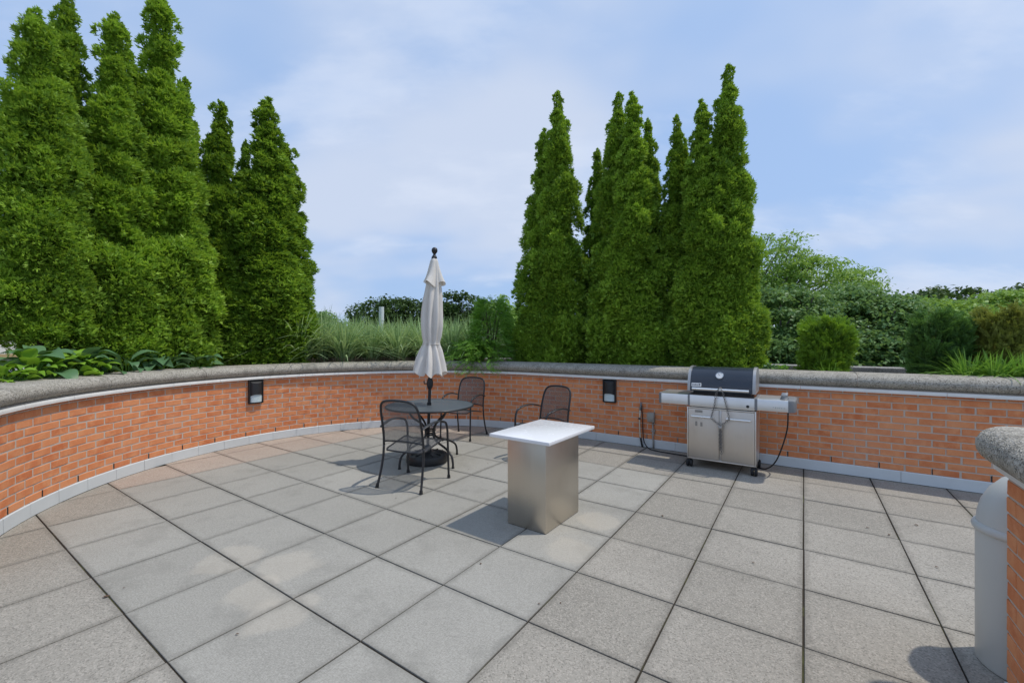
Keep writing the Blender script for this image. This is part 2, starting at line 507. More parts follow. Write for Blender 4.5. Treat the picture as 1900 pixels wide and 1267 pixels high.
MT = dict(
    brick=brick_mat(), mortar=mortar_mat(),
    coping=coping_mat("coping_concrete", (0.36, 0.335, 0.285), (0.48, 0.445, 0.38), (0.12, 0.11, 0.095)),
    parapet=coping_mat("parapet_concrete", (0.30, 0.29, 0.265), (0.42, 0.40, 0.37), (0.15, 0.14, 0.13)),
    smooth=paver_mat("broomed_paver", (0.325, 0.313, 0.278), (0.395, 0.380, 0.340), 'smooth'),
    agg=paver_mat("aggregate_paver", (0.298, 0.278, 0.240), (0.365, 0.340, 0.297), 'agg'),
    pink=paver_mat("pink_aggregate_paver", (0.40, 0.330, 0.275), (0.47, 0.395, 0.33), 'agg'),
    joint=joint_mat(), mulch=mulch_mat(), ground=ground_mat(),
    flash=plain("galvanised_flashing", (0.60, 0.635, 0.645), 0.5, 0.0, 0.10, 5.0),
    drip=plain("painted_drip_edge", (0.74, 0.73, 0.70), 0.5, 0.1, 0.15, 7.0),
    black=plain("black_paint", (0.018, 0.018, 0.020), 0.4, 0.0, 0.2, 20),
    frame=plain("charcoal_powder_coat", (0.040, 0.041, 0.044), 0.38, 0.45, 0.2, 30),
    rubber=plain("black_rubber", (0.014, 0.014, 0.015), 0.75, 0, 0.2, 20),
    plastic=plain("black_plastic", (0.020, 0.021, 0.023), 0.5, 0, 0.25, 15),
    lens=plain("frosted_lens", (0.55, 0.66, 0.69), 0.35, 0, 0.06, 9),
    steel=steel_mat("brushed_steel", (0.60, 0.55, 0.475), 0.36),
    steelh=steel_mat("brushed_steel_panel", (0.72, 0.695, 0.66), 0.36, False),
    steeld=steel_mat("stained_steel_door", (0.64, 0.59, 0.53), 0.46, True, 0.30),
    bright=plain("bright_handle_steel", (0.90, 0.89, 0.87), 0.32, 1.0, 0.03, 15),
    chain=plain("dull_chain_steel", (0.26, 0.25, 0.24), 0.5, 0.9, 0.3, 60),
    chrome=plain("polished_steel", (0.72, 0.71, 0.69), 0.2, 1.0, 0.05, 15),
    cast=plain("cast_aluminium", (0.42, 0.42, 0.42), 0.45, 0.8, 0.12, 25),
    greyp=plain("grey_plastic", (0.19, 0.195, 0.20), 0.5, 0.1, 0.1, 20),
    lid=plain("blue_black_enamel", (0.034, 0.043, 0.060), 0.22, 0.0, 0.12, 8),
    grease=plain("sooty_shelf", (0.075, 0.062, 0.055), 0.55, 0.3, 0.4, 9),
    white=plain("white_quartz", (0.80, 0.80, 0.81), 0.22, 0, 0.015, 40),
    plate=plain("white_enamel_plate", (0.72, 0.72, 0.72), 0.35, 0, 0.03, 40),
    ink=plain("dark_ink", (0.03, 0.03, 0.035), 0.5, 0, 0.05, 40),
    resid=plain("sticker_residue", (0.33, 0.31, 0.285), 0.7, 0.35, 0.3, 90),
    canvas=fabric_mat(),
    pipe=plain("weathered_conduit", (0.34, 0.33, 0.31), 0.55, 0.5, 0.2, 30),
    tan=plain("faded_tan_pipe", (0.60, 0.52, 0.40), 0.65, 0.1, 0.25, 22),
    boxg=plain("weathered_outlet_box", (0.33, 0.325, 0.30), 0.6, 0.35, 0.3, 25),
    bin=plain("grey_painted_bin", (0.54, 0.545, 0.52), 0.42, 0.0, 0.05, 6),
    bark=plain("bark", (0.10, 0.075, 0.055), 0.95, 0, 0.4, 14, 0.6),
    greybark=plain("grey_bark", (0.16, 0.145, 0.125), 0.95, 0, 0.4, 9, 0.6),
    stucco=plain("white_stucco", (0.74, 0.74, 0.73), 0.9, 0, 0.05, 3),
    sand=plain("tan_band", (0.50, 0.36, 0.19), 0.85, 0, 0.1, 4),
    deck=plain("grey_membrane", (0.34, 0.34, 0.34), 0.8, 0, 0.12, 2),
    cedar=foliage("cedar_foliage", (0.070, 0.165, 0.020), (0.385, 0.590, 0.070), 0.30, 0.5, True),
    cedard=foliage("dark_cedar_foliage", (0.085, 0.175, 0.020), (0.200, 0.330, 0.038), 0.42),
    yew=foliage("yew_foliage", (0.045, 0.109, 0.023), (0.320, 0.538, 0.045)),
    yewd=foliage("dark_yew_foliage", (0.035, 0.085, 0.035), (0.15, 0.30, 0.06)),
    yewb=foliage("bronzed_yew_foliage", (0.128, 0.154, 0.036), (0.307, 0.346, 0.070)),
    spruce=foliage("spruce_foliage", (0.083, 0.205, 0.028), (0.218, 0.435, 0.051)),
    maple=foliage("maple_leaves", (0.096, 0.198, 0.064), (0.218, 0.358, 0.128), 0.34, 0.5),
    locust=foliage("locust_leaves", (0.166, 0.307, 0.064), (0.307, 0.474, 0.109), 0.35, 0.5),
    oak=foliage("oak_leaves", (0.046, 0.092, 0.025), (0.086, 0.149, 0.040), 0.25, 0.5),
    lime=foliage("lime_leaves", (0.16, 0.33, 0.03), (0.26, 0.45, 0.05), 0.3, 0.4),
    hosta=foliage("hosta_leaves", (0.085, 0.185, 0.085), (0.14, 0.26, 0.12), 0.2, 0.4),
    grass=foliage("ornamental_grass", (0.154, 0.275, 0.096), (0.461, 0.614, 0.320), 0.3, 0.45),
    lily=foliage("lily_leaves", (0.128, 0.282, 0.045), (0.256, 0.461, 0.077), 0.3, 0.45),
    reed=plain("dry_reed", (0.22, 0.165, 0.11), 0.95, 0, 0.35, 40),
    dryleaf=plain("dry_leaf", (0.10, 0.055, 0.03), 0.8, 0, 0.4, 30),
)

# ------------------------------------------------------------------ ground, slab
g = MB(); S = 1500.0
g.add([(-S, -S, -9), (S, -S, -9), (S, S, -9), (-S, S, -9)], [(0, 1, 2, 3)])
tag(g.obj("ground", MT["ground"]), kind="structure")

OUT = 2.05                                    # planter wall face to outer parapet
# terrace slab: everything inside the outer parapet, down to the ground
poly = [st(*wst(q, -(OUT + 0.30))) for q in np.arange(8.5, -0.01, -8.5)] 
poly += [st(*wst(q, -(OUT + 0.30))) for q in np.arange(-0.2, -9.2, -0.3)]
poly += [st(-6.0, -8.0), st(-6.0, 4.72)]
m = MB(); m.prism(poly, -9.0, -0.0085)
tag(m.obj("terrace_slab", MT["joint"], fixn=True), kind="structure")

# ------------------------------------------------------------------ paving
floor = empty("paved_floor")
tag(floor, kind="structure")
T_LINES = [-7.15, -6.48, -5.82, -5.14, -4.47, -3.80, -3.14, -2.50, -1.865, -1.24, -0.62, 0.0, 0.61, 1.22, 1.83, 2.44, 3.05, 3.66, 4.27, 4.88]
S_LINES = [0.765 + 0.606 * k for k in range(-5, 10)]
clipq = list(np.arange(-9.0, 0.0, 0.15)) + [0.0, 9.0]
clip_pts = [wst(q, 0.012) for q in clipq]
def clip(poly):
    for (a, b) in zip(clip_pts[:-1], clip_pts[1:]):
        ex, ey = b[0] - a[0], b[1] - a[1]
        # inside = terrace side
        def side(p): return ex * (p[1] - a[1]) - ey * (p[0] - a[0])
        ref = side((3.0, -2.0)) if True else 0
        sg = 1 if ref > 0 else -1
        out = []
        for i in range(len(poly)):
            p, n_ = poly[i], poly[(i + 1) % len(poly)]
            dp, dn = side(p) * sg, side(n_) * sg
            if dp >= 0: out.append(p)
            if (dp >= 0) != (dn >= 0):
                f = dp / (dp - dn)
                out.append((p[0] + (n_[0] - p[0]) * f, p[1] + (n_[1] - p[1]) * f))
        poly = out
        if len(poly) < 3: return []
    return poly
def area(p):
    return 0.5 * sum(p[i][0] * p[(i + 1) % len(p)][1] - p[(i + 1) % len(p)][0] * p[i][1] for i in range(len(p)))
for i in range(len(S_LINES) - 1):
    for j in range(len(T_LINES) - 1):
        s0, s1, t0, t1 = S_LINES[i], S_LINES[i + 1], T_LINES[j], T_LINES[j + 1]
        sm, tm = (s0 + s1) / 2, (t0 + t1) / 2
        gap = 0.0048
        jit = lambda: random.uniform(-0.0015, 0.0015)
        pl = [(s0 + gap + jit(), t0 + gap + jit()), (s0 + gap + jit(), t1 - gap + jit()), (s1 - gap + jit(), t1 - gap + jit()), (s1 - gap + jit(), t0 + gap + jit())]
        if sm < 0.5 and tm < -4.0 and math.hypot(sm - WCS, tm - WT0) > WR + 0.45: continue
        pl = clip(pl)
        if len(pl) < 3 or abs(area(pl)) < 0.004: continue
        wpoly = [(p[1], p[0]) for p in pl]              # local x = t, y = s
        # drop near-duplicate corners
        w2 = []
        for p in wpoly:
            if not w2 or math.hypot(p[0] - w2[-1][0], p[1] - w2[-1][1]) > 0.012: w2.append(p)
        if math.hypot(w2[0][0] - w2[-1][0], w2[0][1] - w2[-1][1]) < 0.012: w2.pop()
        if len(w2) < 3: continue
        if area(w2) < 0: w2 = w2[::-1]
        smooth = tm < -1.24 and 0.765 < sm < 5.0 and tm > -5.85 and not (sm < 1.37 and tm < -5.2)
        mat = MT["smooth"] if smooth else (MT["pink"] if (tm < -4.4 and sm > 1.3) else MT["agg"])
        z = random.uniform(-0.0015, 0.0015)
        mb = MB(); mb.prism(w2, -0.0082, z, cham=0.002)
        cx, cy = np.mean([p[0] for p in w2]), np.mean([p[1] for p in w2])
        mb.v = [(a - cx, b - cy, c) for a, b, c in mb.v]
        o = mb.obj("paving_slab", mat, floor)
        o.location = (*st(cy, cx), 0); o.rotation_euler = (0, 0, ANG2)

# ------------------------------------------------------------------ planter wall
CH, BL, BZ0, BPITCH = 0.0735, 0.2005, 0.118, 0.213
QMIN, QMAX = -9.0, 8.4
wall = empty("brick_planter_wall", (*st(WS0, 0), 0))
tag(wall, "low curved orange brick planter wall with rounded concrete coping, behind the table and barbecue", "wall")
wall_off = Vector(wall.location)
def wobj(mb, name, mat, smooth=None, par=None, fixn=True):
    mb.v = [(a - wall_off.x, b - wall_off.y, c - wall_off.z) for a, b, c in mb.v]
    return mb.obj(name, mat, par or wall, smooth, fixn)
m = MB(); m.sweep(QMIN, 0.0, [(-0.004, 0.0), (-0.004, 1.0), (-0.34, 1.0), (-0.34, 0.0)]); 
wobj(m, "wall_core", MT["mortar"])
m = MB(); m.sweep(0.0, QMAX, [(-0.004, 0.0), (-0.004, 1.0), (-0.34, 1.0), (-0.34, 0.0)])
wobj(m, "wall_core", MT["mortar"])

def brick_verts(L, H, D=0.03, c=0.003):
    """brick: x along, y out of the wall (front y=0 facing -y), z up; chamfered front"""
    x, z = L / 2, H / 2
    j = lambda a=0.0012: random.uniform(-a, a)
    f = [(-x + c + j(), -0.0 + j(.0008), -z + c + j()), (x - c + j(), j(.0008), -z + c + j()), (x - c + j(), j(.0008), z - c + j()), (-x + c + j(), j(.0008), z - c + j())]
    o = [(-x, c, -z), (x, c, -z), (x, c, z), (-x, c, z)]
    b = [(-x, D, -z), (x, D, -z), (x, D, z), (-x, D, z)]
    vs = f + o + b
    fs = [(0, 1, 2, 3)]
    for k in range(4):
        l = (k + 1) % 4
        fs.append((k, 4 + k, 4 + l, l)); fs.append((4 + k, 8 + k, 8 + l, 4 + l))
    return vs, fs
BR_VAR = []
for k in range(8):
    vs, fs = brick_verts(BL + random.uniform(-0.003, 0.002), 0.0618 + random.uniform(-0.0015, 0.001))
    mb = MB(); mb.add(vs, fs); BR_VAR.append(mb.mesh("brick", MT["brick"]))
bricks = []
for k in range(12):
    z = BZ0 + CH * k + CH / 2
    H = 0.0628
    if k == 11: z = (BZ0 + CH * k + 0.988) / 2; H = 0.988 - (BZ0 + CH * k) - 0.010
    off = 0.5 * BPITCH * (k % 2) + random.uniform(-0.006, 0.006)
    n0 = int(math.floor((QMIN - off) / BPITCH)) + 1
    n1 = int(math.floor((QMAX - off) / BPITCH)) - 1
    for i in range(n0, n1 + 1):
        q = off + (i + 0.5) * BPITCH + random.uniform(-0.003, 0.003)
        p = wp(q, 0, z)
        a = wang(q)
        pr = proj(p); score = 0
        if pr and -20 < pr[0] < 1920 and pr[1] < 1290:
            nrm = Vector((math.sin(a), -math.cos(a), 0))       # out of the wall, to the terrace
            d = Vector((-p[0], -p[1], CAMH - p[2])); L = d.length
            score = max(0.0, nrm.dot(d) / L) / (L * L)
            if k == 11: score *= 0.5
        bricks.append((score, q, z, H, a, p, k))
bricks.sort(key=lambda b: -b[0])
stuff = MB()
def brick_matrix(p, a, out=0.0):
    return Matrix.Translation((p[0] + math.sin(a) * out, p[1] - math.cos(a) * out, p[2])) @ Matrix.Rotation(a + random.uniform(-0.004, 0.004), 4, 'Z')
for i, (sc, q, z, H, a, p, k) in enumerate(bricks):
    M4 = brick_matrix((p[0] - wall_off.x, p[1] - wall_off.y, p[2]), a, random.uniform(-0.0015, 0.002))
    if i < 300:
        if k == 11:
            vs, fs = brick_verts(BL, H); mb = MB(); mb.add(vs, fs); me = mb.mesh("brick", MT["brick"])
        else: me = random.choice(BR_VAR)
        link("brick", me, wall, M4)
    else:
        vs, fs = brick_verts(BL + random.uniform(-0.003, 0.002), min(H, 0.0618 + random.uniform(-0.0015, 0.001)))
        stuff.add([M4 @ Vector(v) for v in vs], fs)
tag(stuff.obj("brickwork", MT["brick"], wall), kind="stuff")
# open weep joints, bottom course: solid black boxes stand in for the shade inside
m = MB()
off0 = 0
for i in range(int(QMIN / BPITCH), int(QMAX / BPITCH)):
    if i % 2 == 0: continue
    q = i * BPITCH
    p = wp(q, 0, BZ0 + CH / 2); a = wang(q)
    m.box((p[0] - 0.006 * math.sin(a), p[1] + 0.006 * math.cos(a), p[2]), (0.0095, 0.014, 0.060), a)
wobj(m, "weep_joint_shade", MT["black"])
# coping stones
def cop_prof(nose=0.062, back=-0.36, z0=0.992, z1=1.152):
    r = (z1 - z0) / 2; pr = []
    for k in range(9):
        a = -math.pi / 2 + math.pi * k / 8
        pr.append((nose - 0.15 + (0.15 if a > 0 else 0.085) * math.cos(a) + (0 if a > 0 else 0.065 * math.cos(a) ** 0.5 if math.cos(a) > 1e-6 else 0), z0 + r + r * math.sin(a)))
    return pr + [(back, z1 + 0.004), (back, z0)]
CJ = 0.5 - WT0
qs = [CJ + 1.22 * k for k in range(-14, 9)]
qs = [q for q in qs if QMIN < q < QMAX]
qs = [QMIN] + qs + [QMAX]
for a, b in zip(qs[:-1], qs[1:]):
    m = MB()
    if a < 0 < b:
        m.sweep(a + 0.004, b - 0.004, cop_prof(), step=0.1)
    else: m.sweep(a + 0.004, b - 0.004, cop_prof())
    wobj(m, "coping_stone", MT["coping"], 50)
cj = cop_prof(0.055, -0.352, 0.999, 1.145)
m = MB(); m.sweep(QMIN + 0.02, 0.0, cj); m.sweep(0.0, QMAX - 0.02, cj)
wobj(m, "coping_mortar", MT["mortar"], 50)
# drip edge
q = QMIN
while q < QMAX - 0.1:
    L = min(0.62 if q < 0 else 1.25, QMAX - q)
    if q < 0 < q + L: L = -q if -q > 0.15 else L
    m = MB(); m.sweep(q + 0.0015, q + L - 0.0015, [(0.048, 0.955), (0.048, 0.975), (0.042, 0.9905), (-0.005, 0.9905), (-0.005, 0.986), (0.038, 0.986), (0.044, 0.972), (0.044, 0.955)], step=0.1)
    wobj(m, "drip_edge", MT["drip"])
    q += L
# base flashing
q = QMIN
while q < QMAX - 0.1:
    L = min(0.345 if q < -0.2 else 1.17, QMAX - q)
    if q < 0 < q + L: L = -q if -q > 0.1 else L
    d = random.uniform(0, 0.002)
    m = MB(); m.sweep(q + 0.0015, q + L - 0.0015, [(0.011 + d, 0.0035), (0.009 + d, 0.114), (0.004, 0.121), (-0.004, 0.121), (-0.004, 0.0035)], step=0.12)
    wobj(m, "flashing_panel", MT["flash"])
    q += L

# ------------------------------------------------------------------ planter bed, parapet
def bandmesh(q0, q1, n0, n1, zf, nn=10, dq=0.15):
    P = []
    for q in np.arange(q0, q1 + 1e-6, dq):
        row = []
        for k in range(nn + 1):
            n = n0 + (n1 - n0) * k / nn
            x, y = st(*wst(q, n)); row.append((x, y, zf(x, y)))
        P.append(row)
    return P
def soilz(x, y): return 1.035 + 0.03 * math.sin(x * 3.1 + y) * math.sin(y * 2.7) + 0.012 * math.sin(x * 11) * math.sin(y * 13)
m = MB(); m.grid(bandmesh(-9.0, 8.25, -0.34, -OUT, soilz))
tag(m.obj("planter_soil", MT["mulch"], fixn=False, smooth=180), kind="structure")
par = empty("concrete_parapet", (*st(WS0 + OUT, 0), 0))
tag(par, "grey concrete parapet along the outer edge of the planter, behind the shrubs", "parapet")
qs = [-9.0] + list(np.arange(-8.1, -0.5, 0.9)) + [0.0] + list(np.arange(1.02, 8.3, 1.02)) + [8.4]
for a, b in zip(qs[:-1], qs[1:]):
    m = MB(); m.sweep(a + 0.004, b - 0.004, [(-OUT, 0.6), (-OUT, 1.02), (-OUT + 0.02, 1.03), (-OUT + 0.02, 1.125), (-OUT + 0.012, 1.135), (-OUT - 0.24, 1.14), (-OUT - 0.24, 0.6)], step=0.15)
    m.v = [(x - par.location.x, y - par.location.y, z) for x, y, z in m.v]
    m.obj("coping_block", MT["parapet"], par, fixn=True)
m = MB()
m.sweep(-9.0, 0, [(-OUT - 0.02, -8.9), (-OUT - 0.02, 1.0), (-OUT - 0.22, 1.0), (-OUT - 0.22, -8.9)], step=0.3); m.sweep(0, 8.4, [(-OUT - 0.02, -8.9), (-OUT - 0.02, 1.0), (-OUT - 0.22, 1.0), (-OUT - 0.22, -8.9)])
m.v = [(x - par.location.x, y - par.location.y, z) for x, y, z in m.v]
m.obj("parapet_core", MT["parapet"], par, fixn=True)

# ------------------------------------------------------------------ return wall at the opening
PS, PT, PW = 2.75, 0.73, 0.30
pier = empty("brick_return_wall", (*st(PS, PT), 0), 0)
tag(pier, "short orange brick return wall with a thick rounded coping end beside the grey bin", "wall")
po = Vector(pier.location)
PM = Matrix(((E2[0], -E1[0] * -1, 0, 0), (E2[1], E1[1], 0, 0), (0, 0, 1, 0), (0, 0, 0, 1)))   # local x = t, y = s
PM = Matrix.Identity(4)
PM[0][0], PM[1][0] = E2[0], E2[1]
PM[0][1], PM[1][1] = E1[0], E1[1]
PEND = -4.6
m = MB(); m.box((PW / 2, PEND / 2 - 0.004, 0.5), (PW - 0.008, -PEND - 0.008, 1.0), m=PM)
m.obj("wall_core", MT["mortar"], pier)
pst = MB(); cnt = 0
aL = math.atan2(-E1[1], -E1[0])
def pier_brick(lx, ly, z, face, L, asobj):
    global cnt
    p = PM @ Vector((lx, ly, z))
    a = {'side': math.atan2(-E1[1], -E1[0]), 'end': math.atan2(-E2[1], -E2[0]), 'back': math.atan2(E1[1], E1[0])}[face]
    M4 = brick_matrix(p, a, random.uniform(-0.001, 0.0015))
    vs, fs = brick_verts(L, 0.0628)
    if asobj:
        mb = MB(); mb.add(vs, fs); link("brick", mb.mesh("brick", MT["brick"]), pier, M4)
    else: pst.add([M4 @ Vector(v) for v in vs], fs)
for k in range(-1, 12):
    z = 0.118 + CH * k + CH / 2
    if z > 0.985: continue
    # side face (t = PT), bricks starting at the end corner with alternating header
    y = -0.002
    first = True
    while y > PEND + 0.1:
        L = (BL if (k % 2 == 0 or not first) else 0.096)
        first = False
        pier_brick(0.0, y - L / 2, z, 'side', L, y > -1.1)
        y -= L + 0.0105
    if k % 2:
        for x in (0.0 + BL / 2 + 0.002, 0.2 + 0.05): pier_brick(x if x < 0.2 else 0.255, 0.0, z, 'end', BL if x < 0.2 else 0.085, False)
    else:
        pier_brick(0.05, 0.0, z, 'end', 0.092, False); pier_brick(0.2035, 0.0, z, 'end', 0.186, False)
tag(pst.obj("brickwork", MT["brick"], pier), kind="stuff")
# coping: rounded rectangle in plan with a bullnose edge
def rrect(x0, x1, y0, y1, r, n=8):
    pts = []
    for cx, cy, a0 in ((x1 - r, y1 - r, 0), (x0 + r, y1 - r, 90), (x0 + r, y0 + r, 180), (x1 - r, y0 + r, 270)):
        for k in range(n + 1):
            a = R_(a0 + 90 * k / n); pts.append((cx + r * math.cos(a), cy + r * math.sin(a)))
    return pts
def pier_coping(y0, y1, rounded):
    m = MB(); z0, z1 = 0.992, 1.150; r = (z1 - z0) / 2; N = 0.105
    layers = []
    for k in range(11):
        a = -math.pi / 2 + math.pi * k / 10
        ins = r - r * math.cos(a)
        ye = y1 + (N if rounded else 0) - (ins if rounded else 0)
        if rounded: poly = rrect(-N + ins, PW + N - ins, y0 - 0.5, ye, max(0.03, 0.16 - ins))
        else: poly = [(PW + N - ins, y1), (-N + ins, y1), (-N + ins, y0), (PW + N - ins, y0)]
        if rounded: poly = [(x, max(y, y0)) for x, y in poly]
        layers.append([(x, y, z0 + r + r * math.sin(a)) for x, y in poly])
    n = len(layers[0]); vs = [p for L in layers for p in L]; fs = []
    for i in range(10):
        for k in range(n):
            l = (k + 1) % n; fs.append((i * n + k, i * n + l, (i + 1) * n + l, (i + 1) * n + k))
    fs.append(tuple(range(n))[::-1]); fs.append(tuple(10 * n + k for k in range(n)))
    m.add([PM @ Vector(v) for v in vs], fs)
    m.obj("coping_stone", MT["coping"], pier, 50, True)
pier_coping(-1.15, 0.0, True)
for k in range(3): pier_coping(-1.15 - 1.15 * (k + 1), -1.158 - 1.15 * k, False)
m = MB(); m.box((PW / 2, PEND / 2, 0.974), (PW + 0.064, -PEND + 0.064, 0.034), m=PM)
m.obj("drip_edge", MT["drip"], pier)
m = MB(); m.box((PW / 2, PEND / 2, 0.022), (PW + 0.010, -PEND + 0.010, 0.036), m=PM)
m.obj("flashing_panel", MT["flash"], pier)

# ------------------------------------------------------------------ wall lights
def wall_light(u, ztop, label):
    q = q_at_u(u); a = wang(q); p = wp(q, 0, 0)
    e = empty("wall_light", (p[0], p[1], ztop - 0.36), a); tag(e, label, "wall light", "wall lights on the planter wall")
    W, H = 0.205, 0.36
    m = MB(); m.box((0, -0.010, H / 2), (W - 0.004, 0.018, H - 0.004)); m.obj("back_plate", MT["black"], e)
    m = MB()
    for sx in (-1, 1): m.box((sx * (W / 2 - 0.009), -0.032, H / 2), (0.018, 0.026, H), bev=0.003)
    m.box((0, -0.032, 0.009), (W - 0.037, 0.026, 0.018)); m.box((0, -0.032, H - 0.009), (W - 0.037, 0.026, 0.018))
    m.obj("frame", MT["black"], e)
    w = W / 2 - 0.019
    def bulge(x, b): return -0.020 - b * math.sqrt(max(0.0, 1 - (x / (w * 1.02)) ** 2))
    xs = [-w + 2 * w * k / 12 for k in range(13)]
    # hood: convex shell, lower edge arched, top sloping back to the plate
    P = []
    for x in xs:
        f = math.sqrt(max(0.0, 1 - (x / (w * 1.02)) ** 2))
        zl = 0.108 + 0.030 * f; zt = H - 0.024 - 0.034 * f
        P.append([(x, -0.020, H - 0.019), (x, bulge(x, 0.055), zt), (x, bulge(x, 0.060), (zl + zt) / 2), (x, bulge(x, 0.060), zl), (x, bulge(x, 0.050), zl)])
    m = MB(); m.grid(P); m.obj("hood", MT["plastic"], e, 40)
    P = []
    for x in xs: P.append([(x, bulge(x, 0.046), 0.022), (x, bulge(x, 0.046), 0.145)])
    m = MB(); m.grid(P); m.obj("lens", MT["lens"], e, 180)
wall_light(1131.5, 0.962, "black wall light with frosted lens on brick between a chair and the conduit box")
wall_light(473, 0.955, "black wall light with frosted lens on the curved brick below the hostas")

# ------------------------------------------------------------------ pedestal table
ped = empty("pedestal_counter", (*st(2.985 + 0.0, -1.42), 0), ANG2 - R_(1.5))
tag(ped, "brushed steel box pedestal with a white overhanging counter top on the open paving", "pedestal")
c0 = Vector(((0.265 - 0.0226 + 0.5815 + 0.293) / 4 , 0, 0))
ped.location = (0.279, 3.715, 0)
m = MB(); m.box((0, 0, 0.367), (0.372, 0.565, 0.726), bev=0.003, seg=2); m.obj("steel_body", MT["steel"], ped, 40)
m = MB(); m.box((0, 0.0, 0.7455), (0.575, 0.80, 0.027), bev=0.003, seg=2); m.obj("counter_top", MT["white"], ped, 40)
m = MB(); m.box((0, 0, 0.0025), (0.36, 0.55, 0.005)); m.obj("base_gasket", MT["rubber"], ped)

# ------------------------------------------------------------------ round table, umbrella, base
TX, TY = -1.040, 5.44
MT["tmesh"] = mesh_mat("table_mesh", (0.095, 0.110, 0.122), 0.0065, 0.34)
MT["cmesh"] = mesh_mat("chair_mesh", (0.105, 0.107, 0.112), 0.0065, 0.62)
def uv_from(me, fu):
    uvl = me.uv_layers.new(name="UVMap")
    vi = np.empty(len(me.loops), dtype=np.int32); me.loops.foreach_get("vertex_index", vi)
    co = np.empty(len(me.vertices) * 3, dtype=np.float32); me.vertices.foreach_get("co", co); co = co.reshape(-1, 3)
    uv = np.array([fu(c) for c in co], dtype=np.float32)[vi]
    uvl.data.foreach_set("uv", uv.ravel())
table = empty("round_patio_table", (TX, TY, 0), R_(0))
tag(table, "round charcoal metal mesh patio table with curved tube legs", "table")
m = MB(); m.lathe([(0.022, 0.716), (0.535, 0.716), (0.535, 0.7135), (0.022, 0.7135)], 64, cap=False)
o = m.obj("tabletop", MT["tmesh"], table); uv_from(o.data, lambda c: (c[0], c[1]))
m = MB(); m.tube([(0.542 * math.cos(a), 0.542 * math.sin(a), 0.708) for a in np.linspace(0, 2 * math.pi, 65)[:-1]], 0.0125, 8, closed=True)
m.obj("rim", MT["frame"], table, 180)
m = MB()
for rr in (0.33,):
    m.tube([(rr * math.cos(a), rr * math.sin(a), 0.703) for a in np.linspace(0, 2 * math.pi, 49)[:-1]], 0.008, 6, closed=True)
m.obj("support_ring", MT["frame"], table, 180)
def bez(pts, n=8):
    """Catmull-Rom through points"""
    P = [Vector(p) for p in pts]; P = [P[0] * 2 - P[1]] + P + [P[-1] * 2 - P[-2]]; out = []
    for i in range(1, len(P) - 2):
        for k in range(n):
            t = k / n; a, b, c, d = P[i - 1], P[i], P[i + 1], P[i + 2]
            out.append(0.5 * ((2 * b) + (-a + c) * t + (2 * a - 5 * b + 4 * c - d) * t * t + (-a + 3 * b - 3 * c + d) * t ** 3))
    out.append(P[-2]); return out
for k in range(4):
    a = R_(45 + 90 * k + 3)
    ca, sa = math.cos(a), math.sin(a)
    prof = [(0.33, 0.695), (0.26, 0.59), (0.13, 0.50), (0.075, 0.42), (0.075, 0.33), (0.15, 0.27), (0.31, 0.215), (0.415, 0.15), (0.445, 0.07), (0.448, 0.008)]
    m = MB(); m.tube(bez([(r * ca, r * sa, z) for r, z in prof], 6), 0.0135, 8)
    lg = m.obj("leg", MT["frame"], table, 180)
    m = MB(); m.lathe([(0.017, 0.0), (0.018, 0.012), (0.014, 0.02)], 12, c=(0.448 * ca, 0.448 * sa, 0.0)); m.obj("foot_cap", MT["rubber"], lg, 60)
m = MB()
for zz_ in (0.345, 0.40):
    m.tube([(0.062 * math.cos(a), 0.062 * math.sin(a), zz_) for a in np.linspace(0, 2 * math.pi, 25)[:-1]], 0.010, 6, closed=True)
m.obj("hub_ring", MT["frame"], table, 180)

ubase = empty("umbrella_base", (TX - 0.035, TY, 0)); tag(ubase, "black round ribbed umbrella base on the floor under the table", "umbrella base")
m = MB(); m.lathe([(0.252, 0.002), (0.258, 0.012), (0.258, 0.082), (0.248, 0.098), (0.20, 0.108), (0.055, 0.128), (0.045, 0.20), (0.030, 0.205), (0.0291, 0.18)], 48, cap=False)
m.obj("weighted_disc", MT["plastic"], ubase, 40)
for k in range(12):
    a = 2 * math.pi * k / 12
    m = MB(); m.box((0.14, 0, 0.1165), (0.15, 0.010, 0.012), bev=0.003, m=Matrix.Rotation(a, 4, 'Z') @ Matrix.Rotation(R_(7.4), 4, 'Y') @ Matrix.Translation((-0.008, 0, 0.018)) if False else Matrix.Rotation(a, 4, 'Z'))
    m.obj("rib", MT["plastic"], ubase)

umb = empty("patio_umbrella", (TX - 0.035, TY, 0.012)); tag(umb, "closed cream canvas patio umbrella tied shut, standing through the round table", "umbrella")
umb.rotation_euler = (0, R_(2.0), 0)
m = MB(); m.tube([(0, 0, 0.115), (0, 0, 2.52)], 0.0195, 14); m.obj("pole", MT["frame"], umb, 40)
m = MB(); m.lathe([(0.0197, 0.70), (0.027, 0.702), (0.027, 0.735), (0.0197, 0.738)], 16, cap=False); m.obj("table_collar", MT["rubber"], umb, 40)
m = MB(); m.lathe([(0.0197, 0.905), (0.030, 0.92), (0.040, 0.95), (0.040, 1.00), (0.030, 1.035), (0.022, 1.05), (0.021, 1.10)], 16, cap=False)
cr = m.obj("crank_housing", MT["plastic"], umb, 50)
m = MB(); m.tube([(-0.025, -0.015, 0.975), (-0.065, -0.03, 0.975), (-0.070, -0.032, 1.01)], 0.008, 8); m.obj("crank_handle", MT["plastic"], cr, 60)
def folds(z, th, amp, nf, ph):
    s = 0.5 + 0.5 * math.cos(nf * th + ph + 0.7 * math.sin(z * 5 + th))
    return 1.0 + amp * (s ** 0.7 - 0.55) + 0.10 * amp * math.sin(3 * th + z * 9)
